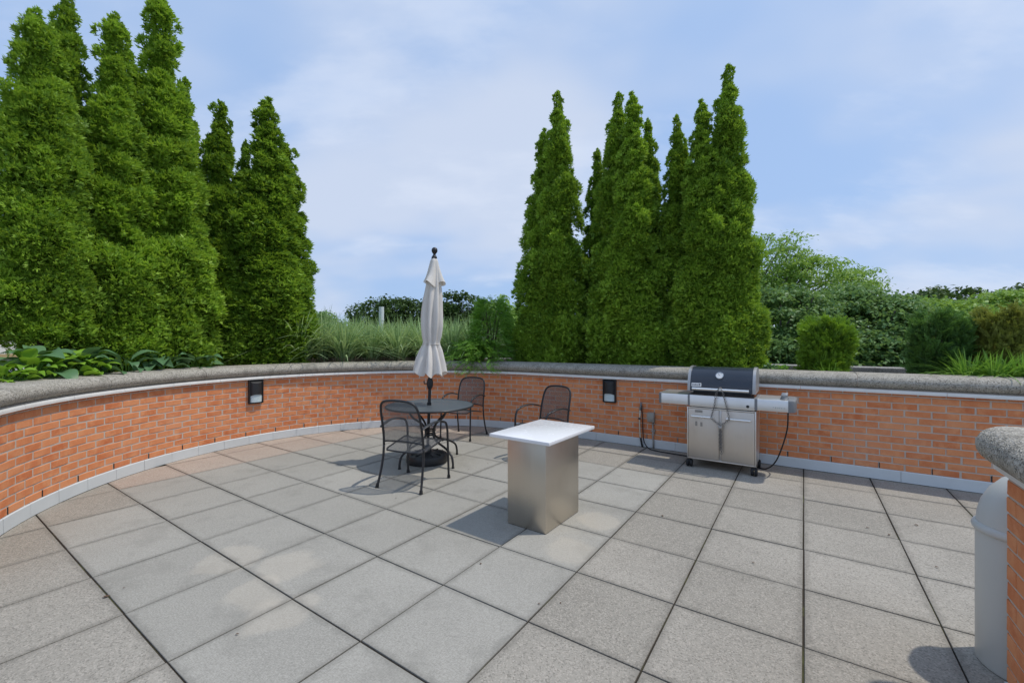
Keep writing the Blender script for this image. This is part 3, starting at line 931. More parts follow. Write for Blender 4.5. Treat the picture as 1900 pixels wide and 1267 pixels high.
def canopy_part(name, prof, nf, ampf, ph, hem=None, par=None):
    P = []; n = 96
    zs = np.linspace(prof[0][1], prof[-1][1], 40)
    pz = [p[1] for p in prof][::-1]; prr = [p[0] for p in prof][::-1]
    for z in zs:
        r0 = float(np.interp(z, pz, prr)); row = []
        f = (prof[0][1] - z) / (prof[0][1] - prof[-1][1])
        for k in range(n + 1):
            th = 2 * math.pi * (k % n) / n
            r = r0 * folds(z, th, ampf(f), nf, ph)
            zz2 = z
            if hem: zz2 = z + hem * f ** 3 * math.cos(nf * th + ph + 0.7) + hem * 0.5 * f ** 3 * math.sin(2 * th + 1)
            row.append((r * math.cos(th), r * math.sin(th), zz2))
        P.append(row)
    m = MB(); m.grid(P)
    return m.obj(name, MT["canvas"], par, 180)
can = canopy_part("canopy", [(0.050, 2.50), (0.062, 2.40), (0.085, 2.25), (0.108, 2.05), (0.118, 1.85), (0.118, 1.70), (0.105, 1.56), (0.090, 1.49), (0.092, 1.465), (0.122, 1.39), (0.155, 1.26), (0.180, 1.10)], 8, lambda f: 0.15 + 0.30 * min(1, f * 2.2) if f < 0.72 else 0.45 + 0.25 * (f - 0.72), 0.3, 0.028, umb)
canopy_part("inner_lining", [(0.040, 2.45), (0.06, 2.2), (0.075, 1.8), (0.065, 1.48), (0.09, 1.30), (0.110, 1.14)], 8, lambda f: 0.4, 1.2, 0.02, can)
m = MB(); m.tube([(0.100 * math.cos(a) * (1 + 0.1 * math.cos(8 * a + .3)), 0.100 * math.sin(a) * (1 + 0.1 * math.cos(8 * a + .3)), 1.478) for a in np.linspace(0, 2 * math.pi, 49)[:-1]], 0.010, 6, closed=True, flat=0.35)
m.obj("tie_strap", MT["canvas"], can, 180)
canopy_part("vent_flap", [(0.030, 2.565), (0.046, 2.53), (0.062, 2.45), (0.090, 2.33), (0.116, 2.235)], 4, lambda f: 0.12 + 0.55 * f, 0.9, 0.030, umb)
m = MB(); m.lathe([(0.034, 2.55), (0.036, 2.57), (0.030, 2.585), (0.018, 2.605), (0.014, 2.615), (0.026, 2.628), (0.037, 2.650), (0.038, 2.665), (0.033, 2.685), (0.020, 2.698), (0.0, 2.702)], 20)
m.obj("finial", MT["black"], umb, 60)

# ------------------------------------------------------------------ chairs
def make_chair(loc, facing, label):
    """local: x right, y forward (towards the sitter's knees), z up"""
    rz = math.atan2(facing[1], facing[0]) - math.pi / 2
    e = empty("patio_chair", (loc[0], loc[1], 0), rz); tag(e, label, "chair", "mesh patio chairs")
    tr = 0.0125
    # back frame: inverted U
    half = [(0.245, -0.205, 0.43), (0.240, -0.218, 0.55), (0.238, -0.243, 0.68), (0.230, -0.275, 0.80), (0.205, -0.300, 0.875), (0.150, -0.314, 0.908), (0.07, -0.320, 0.920), (0, -0.3215, 0.922)]
    pts = bez(half + [(-x, y, z) for x, y, z in half[:-1]][::-1], 5)
    m = MB(); m.tube(pts, tr, 8); bf = m.obj("back_frame", MT["frame"], e, 180)
    # back mesh panel, slightly hollow
    hz = [h[2] for h in half]; hx = [h[0] for h in half]; hy = [h[1] for h in half]
    P = []
    for z in np.linspace(0.475, 0.920, 18):
        w = float(np.interp(z, hz, hx)) - 0.006; y0 = float(np.interp(z, hz, hy)); w = max(w, 0.004)
        zl = z
        P.append([(w * (k / 8 - 1), y0 - 0.028 * (1 - (k / 8 - 1) ** 2) * min(1, (0.925 - z) / 0.1), zl) for k in range(17)])
    m = MB(); m.grid(P); o = m.obj("backrest", MT["cmesh"], e, 180); uv_from(o.data, lambda c: (c[0], c[2]))
    m = MB(); m.tube(bez([(0.24, -0.210, 0.470), (0.12, -0.232, 0.488), (0, -0.240, 0.494), (-0.12, -0.232, 0.488), (-0.24, -0.210, 0.470)], 6), 0.008, 6); m.obj("back_rail", MT["frame"], bf, 180)
    for s in (-1, 1):
        m = MB(); m.tube(bez([(s * 0.245, -0.205, 0.432), (s * 0.248, -0.215, 0.30), (s * 0.256, -0.25, 0.14), (s * 0.268, -0.288, 0.012)], 5), tr, 8)
        lg = m.obj("leg", MT["frame"], e, 180)
        m = MB(); m.tube([(s * 0.269, -0.290, 0.001), (s * 0.266, -0.282, 0.038)], [0.019, 0.0155], 10); m.obj("foot_cap", MT["rubber"], lg, 50)
        m = MB(); m.tube(bez([(s * 0.268, 0.262, 0.012), (s * 0.266, 0.255, 0.20), (s * 0.264, 0.246, 0.42), (s * 0.264, 0.235, 0.555), (s * 0.266, 0.195, 0.628), (s * 0.270, 0.12, 0.652)], 6), tr, 8)
        lg = m.obj("leg", MT["frame"], e, 180)
        m = MB(); m.tube([(s * 0.268, 0.263, 0.001), (s * 0.268, 0.261, 0.038)], [0.019, 0.0155], 10); m.obj("foot_cap", MT["rubber"], lg, 50)
        m = MB(); m.tube(bez([(s * 0.268, 0.160, 0.645), (s * 0.272, 0.06, 0.668), (s * 0.272, -0.06, 0.672), (s * 0.262, -0.17, 0.652), (s * 0.250, -0.25, 0.628)], 5), [0.013] + [0.024] * 16 + [0.018] * 3 + [0.012], 8, flat=0.42)
        ar = m.obj("armrest", MT["black"], e, 180)
    # seat: dished mesh panel with waterfall front, and its rim
    def seat_pt(a, b):       # a across -1..1, b along 0 (rear) .. 1 (front)
        w = 0.236 + 0.012 * b - 0.05 * max(0, (b - 0.8) / 0.2) ** 2 - 0.03 * max(0, (0.15 - b) / 0.15) ** 2
        y = -0.205 + 0.455 * b
        z = 0.388 + 0.062 * min(1, b * 1.25) - 0.020 * math.sin(math.pi * b) * (1 - a * a) - 0.035 * max(0, (b - 0.78) / 0.22) ** 2 - 0.008 * (1 - b)
        y += 0.03 * (1 - a * a) * max(0, (b - 0.8) / 0.2) ** 2 - 0.02 * (1 - a * a) * max(0, (0.15 - b) / 0.15) ** 2
        return (a * w, y, z)
    P = [[seat_pt(k / 8 - 1, b) for k in range(17)] for b in np.linspace(0, 1, 16)]
    m = MB(); m.grid(P); se = m.obj("seat", MT["cmesh"], e, 180); uv_from(se.data, lambda c: (c[0], c[1]))
    ring = [seat_pt(-1, b) for b in np.linspace(0, 1, 16)] + [seat_pt(k / 6 - 1, 1) for k in range(1, 12)] + [seat_pt(1, b) for b in np.linspace(1, 0, 16)] + [seat_pt(1 - k / 6, 0) for k in range(1, 12)]
    m = MB(); m.tube(ring, 0.0095, 6, closed=True); m.obj("seat_rim", MT["frame"], se, 180)
    for s in (-1, 1):
        m = MB(); m.tube([(s * 0.240, 0.18, 0.437), (s * 0.264, 0.243, 0.437)], 0.008, 6)
        m.obj("seat_bracket", MT["frame"], se, 180)
    return e
make_chair((-1.05, 4.635), (0.20, 0.51), "charcoal mesh patio chair backing onto the open floor, drawn up to the round table")
make_chair((-0.775, 6.885), (-0.22, -0.49), "charcoal mesh patio chair facing the round table from its wall side")
make_chair((0.40, 5.56), (-0.70, -0.66), "charcoal mesh patio chair against the brick wall behind the white-topped pedestal")

# ------------------------------------------------------------------ barbecue
GX, GS = -0.807, 5.52           # centre along the wall, front line
grill = empty("gas_barbecue", (*st(GS, GX), 0), ANG2)
tag(grill, "stainless steel gas barbecue with dark blue-black lid and side shelves against the brick wall", "barbecue")
def gb(name, mat, boxes, par=None, bev=0.004, smooth=40):
    m = MB()
    for c, s in boxes: m.box(c, s, bev=bev, seg=2)
    return m.obj(name, mat, par or grill, smooth)
CW = 0.735
gb("cabinet", MT["steelh"], [((0, 0.27, 0.415), (CW - 0.006, 0.48, 0.615))])
gb("cabinet_frame", MT["steelh"], [((-CW / 2 + 0.006, 0.02, 0.418), (0.012, 0.03, 0.625)), ((CW / 2 - 0.006, 0.02, 0.418), (0.012, 0.03, 0.625)), ((0, 0.02, 0.113), (CW - 0.025, 0.03, 0.014)), ((0, 0.02, 0.723), (CW - 0.025, 0.03, 0.014)), ((0, 0.0215, 0.418), (0.010, 0.022, 0.595))], bev=0.002)
for s in (-1, 1):
    d = gb("door", MT["steeld"], [((s * (CW / 4 - 0.001), 0.014, 0.418), (CW / 2 - 0.030, 0.022, 0.590))], bev=0.003)
    cx = s * 0.190
    x0, x1 = (-0.315, -0.075) if s < 0 else (0.065, 0.310)
    m = MB(); m.tube(bez([(x0, 0.004, 0.625), (x0 + 0.004, -0.028, 0.625), (x0 + 0.02, -0.036, 0.625), (x1 - 0.02, -0.036, 0.625), (x1 - 0.004, -0.028, 0.625), (x1, 0.004, 0.625)], 5), 0.0115, 10)
    m.obj("handle", MT["bright"], d, 180)
    if s < 0:
        for k, (x, z, w, h) in enumerate([(-0.235, 0.683, 0.085, 0.03), (-0.262, 0.533, 0.024, 0.055), (-0.205, 0.530, 0.024, 0.050)]):
            m = MB(); m.box((x, 0.0025, z), (w, 0.0014, h)); m.obj("sticker_residue", MT["resid"], d)
# firebox and front control panel
gb("firebox", MT["black"], [((0, 0.28, 0.82), (0.62, 0.42, 0.19))])
pf = MB()
prof = [(-0.012, 0.742), (-0.016, 0.860), (-0.006, 0.877), (0.012, 0.882), (0.10, 0.884), (0.10, 0.742)]
def xprism(prof, x0, x1):
    n = len(prof); vs = [(x0, y, z) for y, z in prof] + [(x1, y, z) for y, z in prof]
    fs = [(k, (k + 1) % n, n + (k + 1) % n, n + k) for k in range(n)] + [tuple(range(n))[::-1], tuple(n + k for k in range(n))]
    return vs, fs
pf.add(*xprism(prof, -0.333, 0.352)); cp = pf.obj("front_panel", MT["steelh"], grill, 35, True)
gb("shelf_top", MT["grease"], [((0.01, 0.055, 0.8865), (0.665, 0.10, 0.006))], cp, 0.001)
m = MB(); m.lathe([(0.0, 0), (0.016, 0), (0.016, 0.008), (0, 0.010)], 16, m=Matrix.Translation((0.285, -0.0135, 0.785)) @ Matrix.Rotation(R_(90), 4, 'X') @ Matrix.Scale(1.0, 4)); m.obj("igniter_button", MT["black"], cp, 50)
# side shelves
def side_shelf(x0, x1, s):
    prof = [(-0.014, 0.752), (-0.018, 0.858), (-0.008, 0.876), (0.012, 0.882), (0.42, 0.882), (0.44, 0.872), (0.445, 0.76), (0.43, 0.752)]
    m = MB()
    if s < 0: a, b = x0 + 0.035, x1 - 0.022
    else: a, b = x0 + 0.026, x1 - 0.075
    m.add(*xprism(prof, a, b)); sh = m.obj("side_shelf", MT["steelh"], grill, 35, True)
    # cast ends: inner bracket and rounded outer end cap
    big = [(y + (-0.003 if y < 0.2 else 0.003), z + (0.003 if z > 0.82 else -0.003)) for y, z in prof]
    m = MB()
    m.add(*xprism(big, x1 - 0.022, x1) if s < 0 else xprism(big, x0, x0 + 0.026)); m.obj("shelf_bracket", MT["greyp"], sh, 35, True)
    m = MB(); n = 7
    xa, xb = (x0 + 0.035, x0) if s < 0 else (x1 - 0.075, x1)
    yc, zc = 0.213, 0.815; layers = []
    for k in range(n + 1):
        f = k / n; x = xa + (xb - xa) * math.sin(f * math.pi / 2); sc = math.cos(f * math.pi / 2) ** 0.45 if k < n else 0.35
        layers.append([(x, yc + (y - yc) * (0.42 + 0.58 * sc if s > 0 else 0.80 + 0.20 * sc), zc + (z - zc) * (0.80 + 0.20 * sc)) for y, z in big])
    nn = len(big); vs = [p for L in layers for p in L]; fs = []
    for i in range(n):
        for k in range(nn):
            l = (k + 1) % nn; fs.append((i * nn + k, i * nn + l, (i + 1) * nn + l, (i + 1) * nn + k))
    fs.append(tuple(range(nn))); fs.append(tuple(n * nn + k for k in range(nn)))
    m.add(vs, fs); m.obj("shelf_end", MT["greyp"], sh, 40, True)
    return sh
shl = side_shelf(-0.703, -0.333, -1)
shr = side_shelf(0.354, 0.745, 1)
for k in range(3):
    y = 0.07 + 0.095 * k; x = 0.632
    m = MB(); m.lathe([(0.040, 0.881), (0.040, 0.889), (0.032, 0.895), (0.027, 0.920), (0.0, 0.923)], 20, c=(x, y, 0)); kb = m.obj("control_knob", MT["greyp"], shr, 50)
    m = MB(); m.box((x, y, 0.924), (0.060, 0.017, 0.026), bev=0.004, seg=2); m.obj("knob_grip", MT["cast"], kb, 50)
# lid: curved hood with cast ends
LP = [(0.000, 0.925), (0.006, 0.990), (0.028, 1.070), (0.065, 1.135), (0.115, 1.180), (0.18, 1.203), (0.28, 1.208), (0.38, 1.195), (0.45, 1.150), (0.475, 1.05), (0.48, 0.925)]
LPs = [tuple(v)[:2] for v in [(p.x, p.y) for p in bez([(a, b, 0) for a, b in LP], 4)]]
m = MB(); m.add(*xprism(LPs, -0.330, 0.330)); lid = m.obj("lid", MT["lid"], grill, 40, True)
for s in (-1, 1):
    big = [(0.24 + (y - 0.24) * 1.02, 0.925 + (z - 0.925) * 1.03) for y, z in LPs]
    m = MB(); m.add(*xprism(big, s * 0.331 if s > 0 else -0.362, 0.362 if s > 0 else -0.331)); ec = m.obj("lid_end", MT["cast"], lid, 40, True)
    for y, z in ((0.0035, 0.985), (0.04, 1.10), (0.17, 1.207)):
        pass
m = MB(); m.tube([(-0.300, -0.046, 0.958), (0.300, -0.046, 0.958)], 0.0155, 12)
hd = m.obj("lid_handle", MT["bright"], lid, 40)
for s in (-1, 1):
    m = MB(); m.tube([(s * 0.285, 0.012, 0.952), (s * 0.285, -0.046, 0.958)], 0.016, 10)
    m.obj("handle_bracket", MT["chrome"], hd, 40)
# thermometer, on the slope of the lid
def lid_frame(x, k):
    y0, z0 = LPs[k]; y1, z1 = LPs[k + 1]
    d = Vector((0, y1 - y0, z1 - z0)).normalized(); nrm = Vector((0, -d.z, d.y)); 
    M4 = Matrix.Identity(4)
    ax = Vector((1, 0, 0))
    for i in range(3): M4[i][0], M4[i][1], M4[i][2] = ax[i], d[i], nrm[i]
    M4.translation = Vector((x, (y0 + y1) / 2, (z0 + z1) / 2)); return M4
def nearest_k(z): return min(range(len(LPs) // 2), key=lambda k: abs((LPs[k][1] + LPs[k + 1][1]) / 2 - z))
M4 = lid_frame(-0.012, nearest_k(1.105))
m = MB(); m.lathe([(0.045, -0.004), (0.046, 0.012), (0.042, 0.018), (0.037, 0.018), (0.036, 0.013), (0.0, 0.013)], 28, m=M4); th = m.obj("thermometer", MT["chrome"], lid, 40)
m = MB(); m.lathe([(0.0345, 0.0135), (0.0345, 0.0155), (0.0, 0.0155)], 24, m=M4); dl = m.obj("dial", MT["plate"], th, 40)
m = MB(); m.box((0.0, 0.010, 0.0166), (0.003, 0.026, 0.0012), m=M4 @ Matrix.Rotation(R_(35), 4, 'Z')); m.obj("needle", MT["ink"], th)
# name badge with its lettering
def text_mesh(s, size, mat, name, par, M4, ext=0.0006):
    cu = bpy.data.curves.new(name, 'FONT'); cu.body = s; cu.size = size; cu.extrude = ext; cu.align_x = 'CENTER'; cu.align_y = 'CENTER'
    cu.resolution_u = 3
    tmp = bpy.data.objects.new("tmp_text", cu); COL.objects.link(tmp)
    dg = bpy.context.evaluated_depsgraph_get()
    me = bpy.data.meshes.new_from_object(tmp.evaluated_get(dg))
    bpy.data.objects.remove(tmp); me.materials.clear(); me.materials.append(mat)
    me.transform(M4)
    return link(name, me, par)
kb_ = nearest_k(1.005)
M4 = lid_frame(-0.262, kb_)
m = MB(); m.prism(rrect(-0.056, 0.056, -0.022, 0.022, 0.007, 4), -0.003, 0.004, m=M4, cham=0.0015); bd = m.obj("badge", MT["plate"], lid, 40)
text_mesh("weber", 0.032, MT["ink"], "badge_lettering", bd, M4 @ Matrix.Translation((-0.010, 0.001, 0.0048)))
m = MB(); m.prism([(0.038 + 0.008 * math.cos(a), 0.004 + 0.008 * math.sin(a)) for a in np.linspace(0, 2 * math.pi, 13)[:-1]], 0.0042, 0.0056, m=M4)
m.prism([(0.0365, -0.015), (0.0395, -0.015), (0.0395, -0.002), (0.0365, -0.002)], 0.0042, 0.0055, m=M4); m.obj("badge_emblem", MT["ink"], bd)
MG = Matrix.Translation((0.585, -0.0185, 0.795)) @ Matrix.Rotation(R_(90 - 2.2), 4, 'X')
text_mesh("G E N E S I S", 0.022, MT["chrome"], "shelf_lettering", shr, MG, 0.0015)
# casters
for (x, y) in ((-0.345, 0.045), (0.345, 0.045), (-0.345, 0.47), (0.345, 0.47)):
    m = MB()
    for s in (-1, 1):
        m.lathe([(0.012, -0.014), (0.040, -0.014), (0.0445, -0.008), (0.0445, 0.008), (0.040, 0.014), (0.012, 0.014)], 18, m=Matrix.Translation((x + s * 0.019, y - 0.01, 0.046)) @ Matrix.Rotation(R_(90), 4, 'Y'))
    c = m.obj("caster", MT["rubber"], grill, 50)
    m = MB(); m.box((x, y, 0.080), (0.024, 0.055, 0.032), bev=0.005, seg=2); m.tube([(x, y + 0.008, 0.085), (x, y + 0.008, 0.108)], 0.009, 8); m.obj("caster_fork", MT["plastic"], c, 50)
# chain
chain = empty("security_chain", tuple(grill.matrix_basis @ Vector((0, -0.06, 0.3))), ANG2)
chain.location = (*st(GS - 0.06, GX), 0.30)
tag(chain, "steel chain looped over the barbecue handles and hanging down between its doors", "chain")
def link_verts(c, d, side, L=0.026, w=0.009, r=0.0028):
    d = Vector(d).normalized(); side = (Vector(side) - d * Vector(side).dot(d)).normalized(); n = []
    for k in range(10):
        a = 2 * math.pi * k / 10
        n.append(Vector(c) + d * (math.cos(a) * (w * 0.9) + (L / 2 - w) * (1 if math.cos(a) > 0 else -1)) + side * math.sin(a) * w)
    return n
cm = MB()
CO = Vector((0, -0.06, 0.30))
def run(pts, L=0.021):
    P = bez(pts, 8); acc = 0; k = 0
    for a, b in zip(P[:-1], P[1:]):
        seg = (b - a).length; 
        while acc < seg:
            c = a + (b - a) * (acc / seg)
            cm.tube([p - CO for p in link_verts(c, b - a, (1, 0.2, 0) if k % 2 else (0.2, 1, 0))], 0.003, 5, closed=True); k += 1
            acc += L
        acc -= seg
run([(0.02, -0.060, 0.972), (0.045, -0.062, 0.90), (0.075, -0.055, 0.76), (0.100, -0.052, 0.64), (0.075, -0.045, 0.60), (0.012, -0.030, 0.545)])
run([(-0.005, -0.062, 0.972), (-0.035, -0.064, 0.90), (-0.055, -0.056, 0.76), (-0.085, -0.052, 0.64), (-0.065, -0.045, 0.60), (0.004, -0.030, 0.545)])
for dx, dy, zb in ((-0.006, -0.018, 0.25), (0.006, -0.022, 0.20), (0.000, -0.030, 0.31)):
    run([(0.006, -0.03, 0.535), (0.006 + dx, dy - 0.008, 0.45), (0.01 + dx * 1.2, dy - 0.006, zb)])
cm.tube([Vector(p) - CO for p in bez([(0.02, -0.060, 0.972), (0.015, -0.04, 0.985), (0.004, -0.036, 0.985), (-0.005, -0.062, 0.972)], 5)], 0.004, 6)
ch = cm.obj("chain_links", MT["chain"], chain, 180)
m = MB(); m.box(Vector((0.006, -0.052, 0.525)) - CO, (0.04, 0.018, 0.032), bev=0.004, seg=2)
m.tube([Vector(p) - CO for p in bez([(-0.006, -0.052, 0.538), (-0.006, -0.050, 0.560), (0.006, -0.050, 0.568), (0.018, -0.050, 0.560), (0.018, -0.052, 0.538)], 4)], 0.0035, 6)
m.obj("padlock", MT["cast"], chain, 40)

# hoses, conduit box
def along(t, n, z):   # on the straight wall: t, distance from the brick face
    return (*st(WS0 - n, t), z)
hose = MB(); hose.tube(bez([(*st(5.62, -0.14), 0.752), (*st(5.66, -0.15), 0.55), (*st(5.72, -0.20), 0.33), (*st(5.80, -0.27), 0.13), (*st(5.86, -0.36), 0.025), (*st(5.92, -0.46), 0.0090)], 8), 0.0075, 8)
tag(hose.obj("gas_hose", MT["rubber"], None, 180), "black gas hose curving from the barbecue's knob shelf down to the paving", "hose")
stand = empty("gas_stub_pipe", along(-1.965, 0.03, 0)); tag(stand, "thin tan gas pipe with black ends standing against the brick wall", "pipe"); so_ = Vector(stand.location)
def lobj(mb, name, mat, par, off, smooth=180):
    mb.v = [(a - off.x, b - off.y, c - off.z) for a, b, c in mb.v]; return mb.obj(name, mat, par, smooth)
m = MB(); m.tube([along(-1.952, 0.030, 0.54), along(-1.962, 0.030, 0.35), along(-1.952, 0.032, 0.15), along(-1.945, 0.036, 0.13)], 0.0105, 8); lobj(m, "tan_pipe", MT["tan"], stand, so_)
m = MB(); m.tube([along(-1.95, 0.032, 0.14), along(-1.915, 0.045, 0.005)], 0.013, 8); lobj(m, "lower_sleeve", MT["rubber"], stand, so_)
m = MB(); m.tube([along(-1.947, 0.030, 0.535), along(-1.943, 0.030, 0.60), along(-1.940, 0.030, 0.645)], [0.016, 0.015, 0.009], 8); lobj(m, "shut_off_valve", MT["greyp"], stand, so_)
m = MB(); m.tube([along(-1.965, 0.032, 0.395), along(-1.962, 0.032, 0.42)], 0.016, 8); lobj(m, "clamp", MT["black"], stand, so_)
m = MB(); m.tube(bez([along(-1.932, 0.030, 0.60), along(-1.918, 0.030, 0.40), along(-1.912, 0.034, 0.22), along(-1.885, 0.065, 0.09), along(-1.81, 0.12, 0.022), along(-1.68, 0.17, 0.0088), along(-1.45, 0.20, 0.0088), along(-1.22, 0.22, 0.0088), along(-1.05, 0.25, 0.0088)], 8), 0.0075, 8)
tag(m.obj("supply_hose", MT["rubber"], None, 180), "black hose hanging from the tan pipe and running along the paving under the barbecue", "hose")
ob = empty("outlet_box", along(-1.795, 0.03, 0)); tag(ob, "grey weatherproof outlet box on a thin conduit fixed to the brick wall", "outlet"); oo = Vector(ob.location)
m = MB(); c = along(-1.795, 0.031, 0.442); m.box(c, (0.098, 0.056, 0.135), ANG2, 0.006, 2); bx = lobj(m, "box_body", MT["boxg"], ob, oo, 40)
m = MB(); c = along(-1.795, 0.062, 0.442); m.box(c, (0.088, 0.006, 0.120), ANG2, 0.003, 2)
cv = lobj(m, "cover", MT["boxg"], bx, oo, 40)
m = MB(); c = along(-1.775, 0.066, 0.442); m.box(c, (0.034, 0.006, 0.075), ANG2, 0.003, 2); cv2 = lobj(m, "flap", MT["pipe"], bx, oo, 40)
m = MB(); m.tube([along(-1.772, 0.028, 0.376), along(-1.772, 0.028, 0.13), along(-1.765, 0.032, 0.10), along(-1.765, 0.032, 0.001)], 0.0115, 10); lobj(m, "conduit", MT["pipe"], ob, oo)
m = MB(); c = along(-1.772, 0.022, 0.245); m.box(c, (0.060, 0.036, 0.012), ANG2, 0.002); lobj(m, "strap", MT["pipe"], ob, oo, 40)

# ------------------------------------------------------------------ bin
bx_, by_ = st(2.965, 0.865)
bn = empty("dome_top_bin", (bx_, by_, 0)); tag(bn, "tall grey metal bin with a domed lid at the end of the brick return wall", "bin")
br = 0.178
m = MB(); m.lathe([(br - 0.006, 0.002), (br, 0.010), (br, 0.630)], 48, cap=False); bd_ = m.obj("drum", MT["bin"], bn, 50)
m = MB(); m.lathe([(br, 0.622), (br + 0.011, 0.628), (br + 0.014, 0.642), (br + 0.008, 0.656), (br - 0.002, 0.662)], 48, cap=False); m.obj("rim", MT["bin"], bd_, 180)
m = MB(); m.lathe([(br - 0.002, 0.655), (br - 0.005, 0.700), (br - 0.018, 0.760), (br - 0.045, 0.820), (br - 0.085, 0.872), (br - 0.13, 0.902), (0.0, 0.915)], 48, cap=False); dm = m.obj("dome_lid", MT["bin"], bn, 50)
for a in (200, 240, 320):
    m = MB(); ca, sa = math.cos(R_(a)), math.sin(R_(a)); m.lathe([(0.009, -0.002), (0.009, 0.002), (0.004, 0.004), (0, 0.004)], 10, m=Matrix.Translation((br * ca, br * sa, 0.598)) @ Vector((ca, sa, 0)).to_track_quat('Z', 'Y').to_matrix().to_4x4()); m.obj("rivet", MT["cast"], bd_, 50)

# ------------------------------------------------------------------ vegetation tools
def unit(a): return a / np.maximum(1e-9, np.linalg.norm(a, axis=-1, keepdims=True))
def rhombi(base, d, side, L, W, bend=None):
    """leaf quads: base point, unit direction, unit side vector, length, width -> verts, faces"""
    n = len(base)
    mid = base + d * (L * 0.55)[:, None]
    tip = base + d * L[:, None]
    if bend is not None: tip = tip + bend
    V = np.stack([base, mid - side * (W / 2)[:, None], tip, mid + side * (W / 2)[:, None]], axis=1).reshape(-1, 3)
    F = (np.arange(n) * 4)[:, None] + np.array([0, 1, 2, 3])[None]
    return V, F
def randdir(n): return unit(rng.normal(size=(n, 3)))

def cedar_crown(H, R, n_sprays, seed, knob=0.0, skirt=0.12, power=0.80):
    """columnar cedar crown, z 0..H: clumps of upright fan sprays over a tapering column; fuller towards -y"""
    g = np.random.default_rng(seed)
    ph = g.random(4) * 6.28
    face = -math.pi / 2
    def prof(h):
        body = np.clip(1 - h, 0, 1) ** power
        low = np.clip(h / skirt, 0, 1) ** 0.5 * 0.16 + 0.84
        p = body * low * 0.93 + 0.055
        p = p * (1 + 0.06 * np.sin(h * 31 + ph[0]) + 0.05 * np.sin(h * 17 + ph[1]))
        if knob > 0: p = p + knob * np.exp(-((h - 0.945) / 0.024) ** 2) - knob * 0.5 * np.exp(-((h - 0.893) / 0.018) ** 2)
        return np.maximum(0.03, p) * np.clip((1.0 - h) / 0.05, 0.10, 1) ** 0.6
    K = int(max(260, 112 * H * (R + 0.18)))
    hh = g.random(K * 9); keep = g.random(K * 9) < (prof(hh) + 0.10); hh = hh[keep][:K]; K = len(hh)
    near = g.random(K) < 0.55
    th = np.where(near, face + g.normal(0, 1.0, K), g.random(K) * 2 * np.pi)
    lean = np.array([g.normal(0, 0.010), g.normal(0, 0.010)])
    lobes = 0.08 * np.sin(3 * th + 11 * hh + ph[2]) + 0.07 * np.sin(2 * th - 16 * hh + ph[3]) + 0.05 * np.sin(7 * th + 37 * hh) + g.normal(0, 0.105, K)
    rr = R * prof(hh) * (0.79 + lobes)
    rad = np.stack([np.cos(th), np.sin(th), np.zeros(K)], 1)
    C = rad * rr[:, None]; C[:, 2] = hh * (H - 0.04)
    C[:, :2] += lean * (hh * H)[:, None]
    csz = np.clip(0.030 + 0.130 * R * prof(hh) / 0.45, 0.035, 0.155) * g.uniform(0.60, 1.45, K)
    ctint = np.clip(g.normal(0.5, 0.30, K), 0, 1)
    wgt = csz ** 1.2; wgt /= wgt.sum()
    ci = g.choice(K, n_sprays, p=wgt)
    o = unit(g.normal(size=(n_sprays, 3)) * 0.9 + rad[ci] * 1.05 + np.array([0, 0, 0.65]))
    P = C[ci] + o * csz[ci][:, None] * g.uniform(0.60, 1.1, n_sprays)[:, None] * np.array([1, 1, 1.3])
    # a third of the sprays clothe the column evenly between the clumps
    nf = int(n_sprays * 0.30)
    hf = g.random(nf * 6); hf = hf[g.random(nf * 6) < (prof(hf) + 0.05)][:nf]; nf = len(hf)
    tf = np.where(g.random(nf) < 0.55, face + g.normal(0, 1.0, nf), g.random(nf) * 2 * np.pi)
    rf = R * prof(hf) * g.uniform(0.40, 0.66, nf)
    P[:nf] = np.stack([rf * np.cos(tf) + lean[0] * hf * H, rf * np.sin(tf) + lean[1] * hf * H, hf * (H - 0.03)], 1)
    radf = np.stack([np.cos(tf), np.sin(tf), np.zeros(nf)], 1)
    R2 = rad[ci]; R2[:nf] = radf; o[:nf] = unit(radf + np.array([0, 0, 0.4]) + g.normal(size=(nf, 3)) * 0.5)
    D = unit(o * 0.50 + R2 * 0.35 + np.array([0, 0, 0.45]) + g.normal(size=(n_sprays, 3)) * 0.40)
    S = unit(np.cross(D, o * 0.6 + np.array([0, 0, 0.6]) + g.normal(size=(n_sprays, 3)) * 0.55))
    hz_ = P[:, 2] / H
    tops = np.clip(0.60 + 0.4 * (1 - hz_) / 0.25, 0.60, 1.0)
    Vs, Fs, As = [], [], []; nb = 0
    for k, ang in enumerate((-0.60, 0.0, 0.60)):
        d = unit(D * math.cos(ang) + S * math.sin(ang) + g.normal(size=(n_sprays, 3)) * 0.12)
        nrm = unit(np.cross(D, S)); sd = unit(np.cross(nrm, d))
        L = g.uniform(0.038, 0.085, n_sprays) * tops * (1.0 if k == 1 else 0.85); W = g.uniform(0.013, 0.025, n_sprays)
        V, F = rhombi(P + D * (0.005 * k), d, sd, L, W, nrm * (g.normal(0, 0.008, n_sprays))[:, None])
        Vs.append(V); Fs.append(F + nb); nb += len(V)
        As.append(np.repeat(np.clip(ctint[ci] + g.normal(0, 0.26, n_sprays), 0, 1), 4))
    nz, na = 46, 20
    hz = np.linspace(0.0, 0.88, nz); az = np.linspace(0, 2 * np.pi, na, endpoint=False)
    core = np.zeros((nz, na, 3))
    for i, h in enumerate(hz):
        r = R * prof(np.array([h]))[0] * 0.50 * (1 + g.normal(0, 0.14, na))
        core[i, :, 0] = r * np.cos(az) + lean[0] * h * H; core[i, :, 1] = r * np.sin(az) + lean[1] * h * H; core[i, :, 2] = h * H + g.normal(0, 0.02, na)
    cf = []
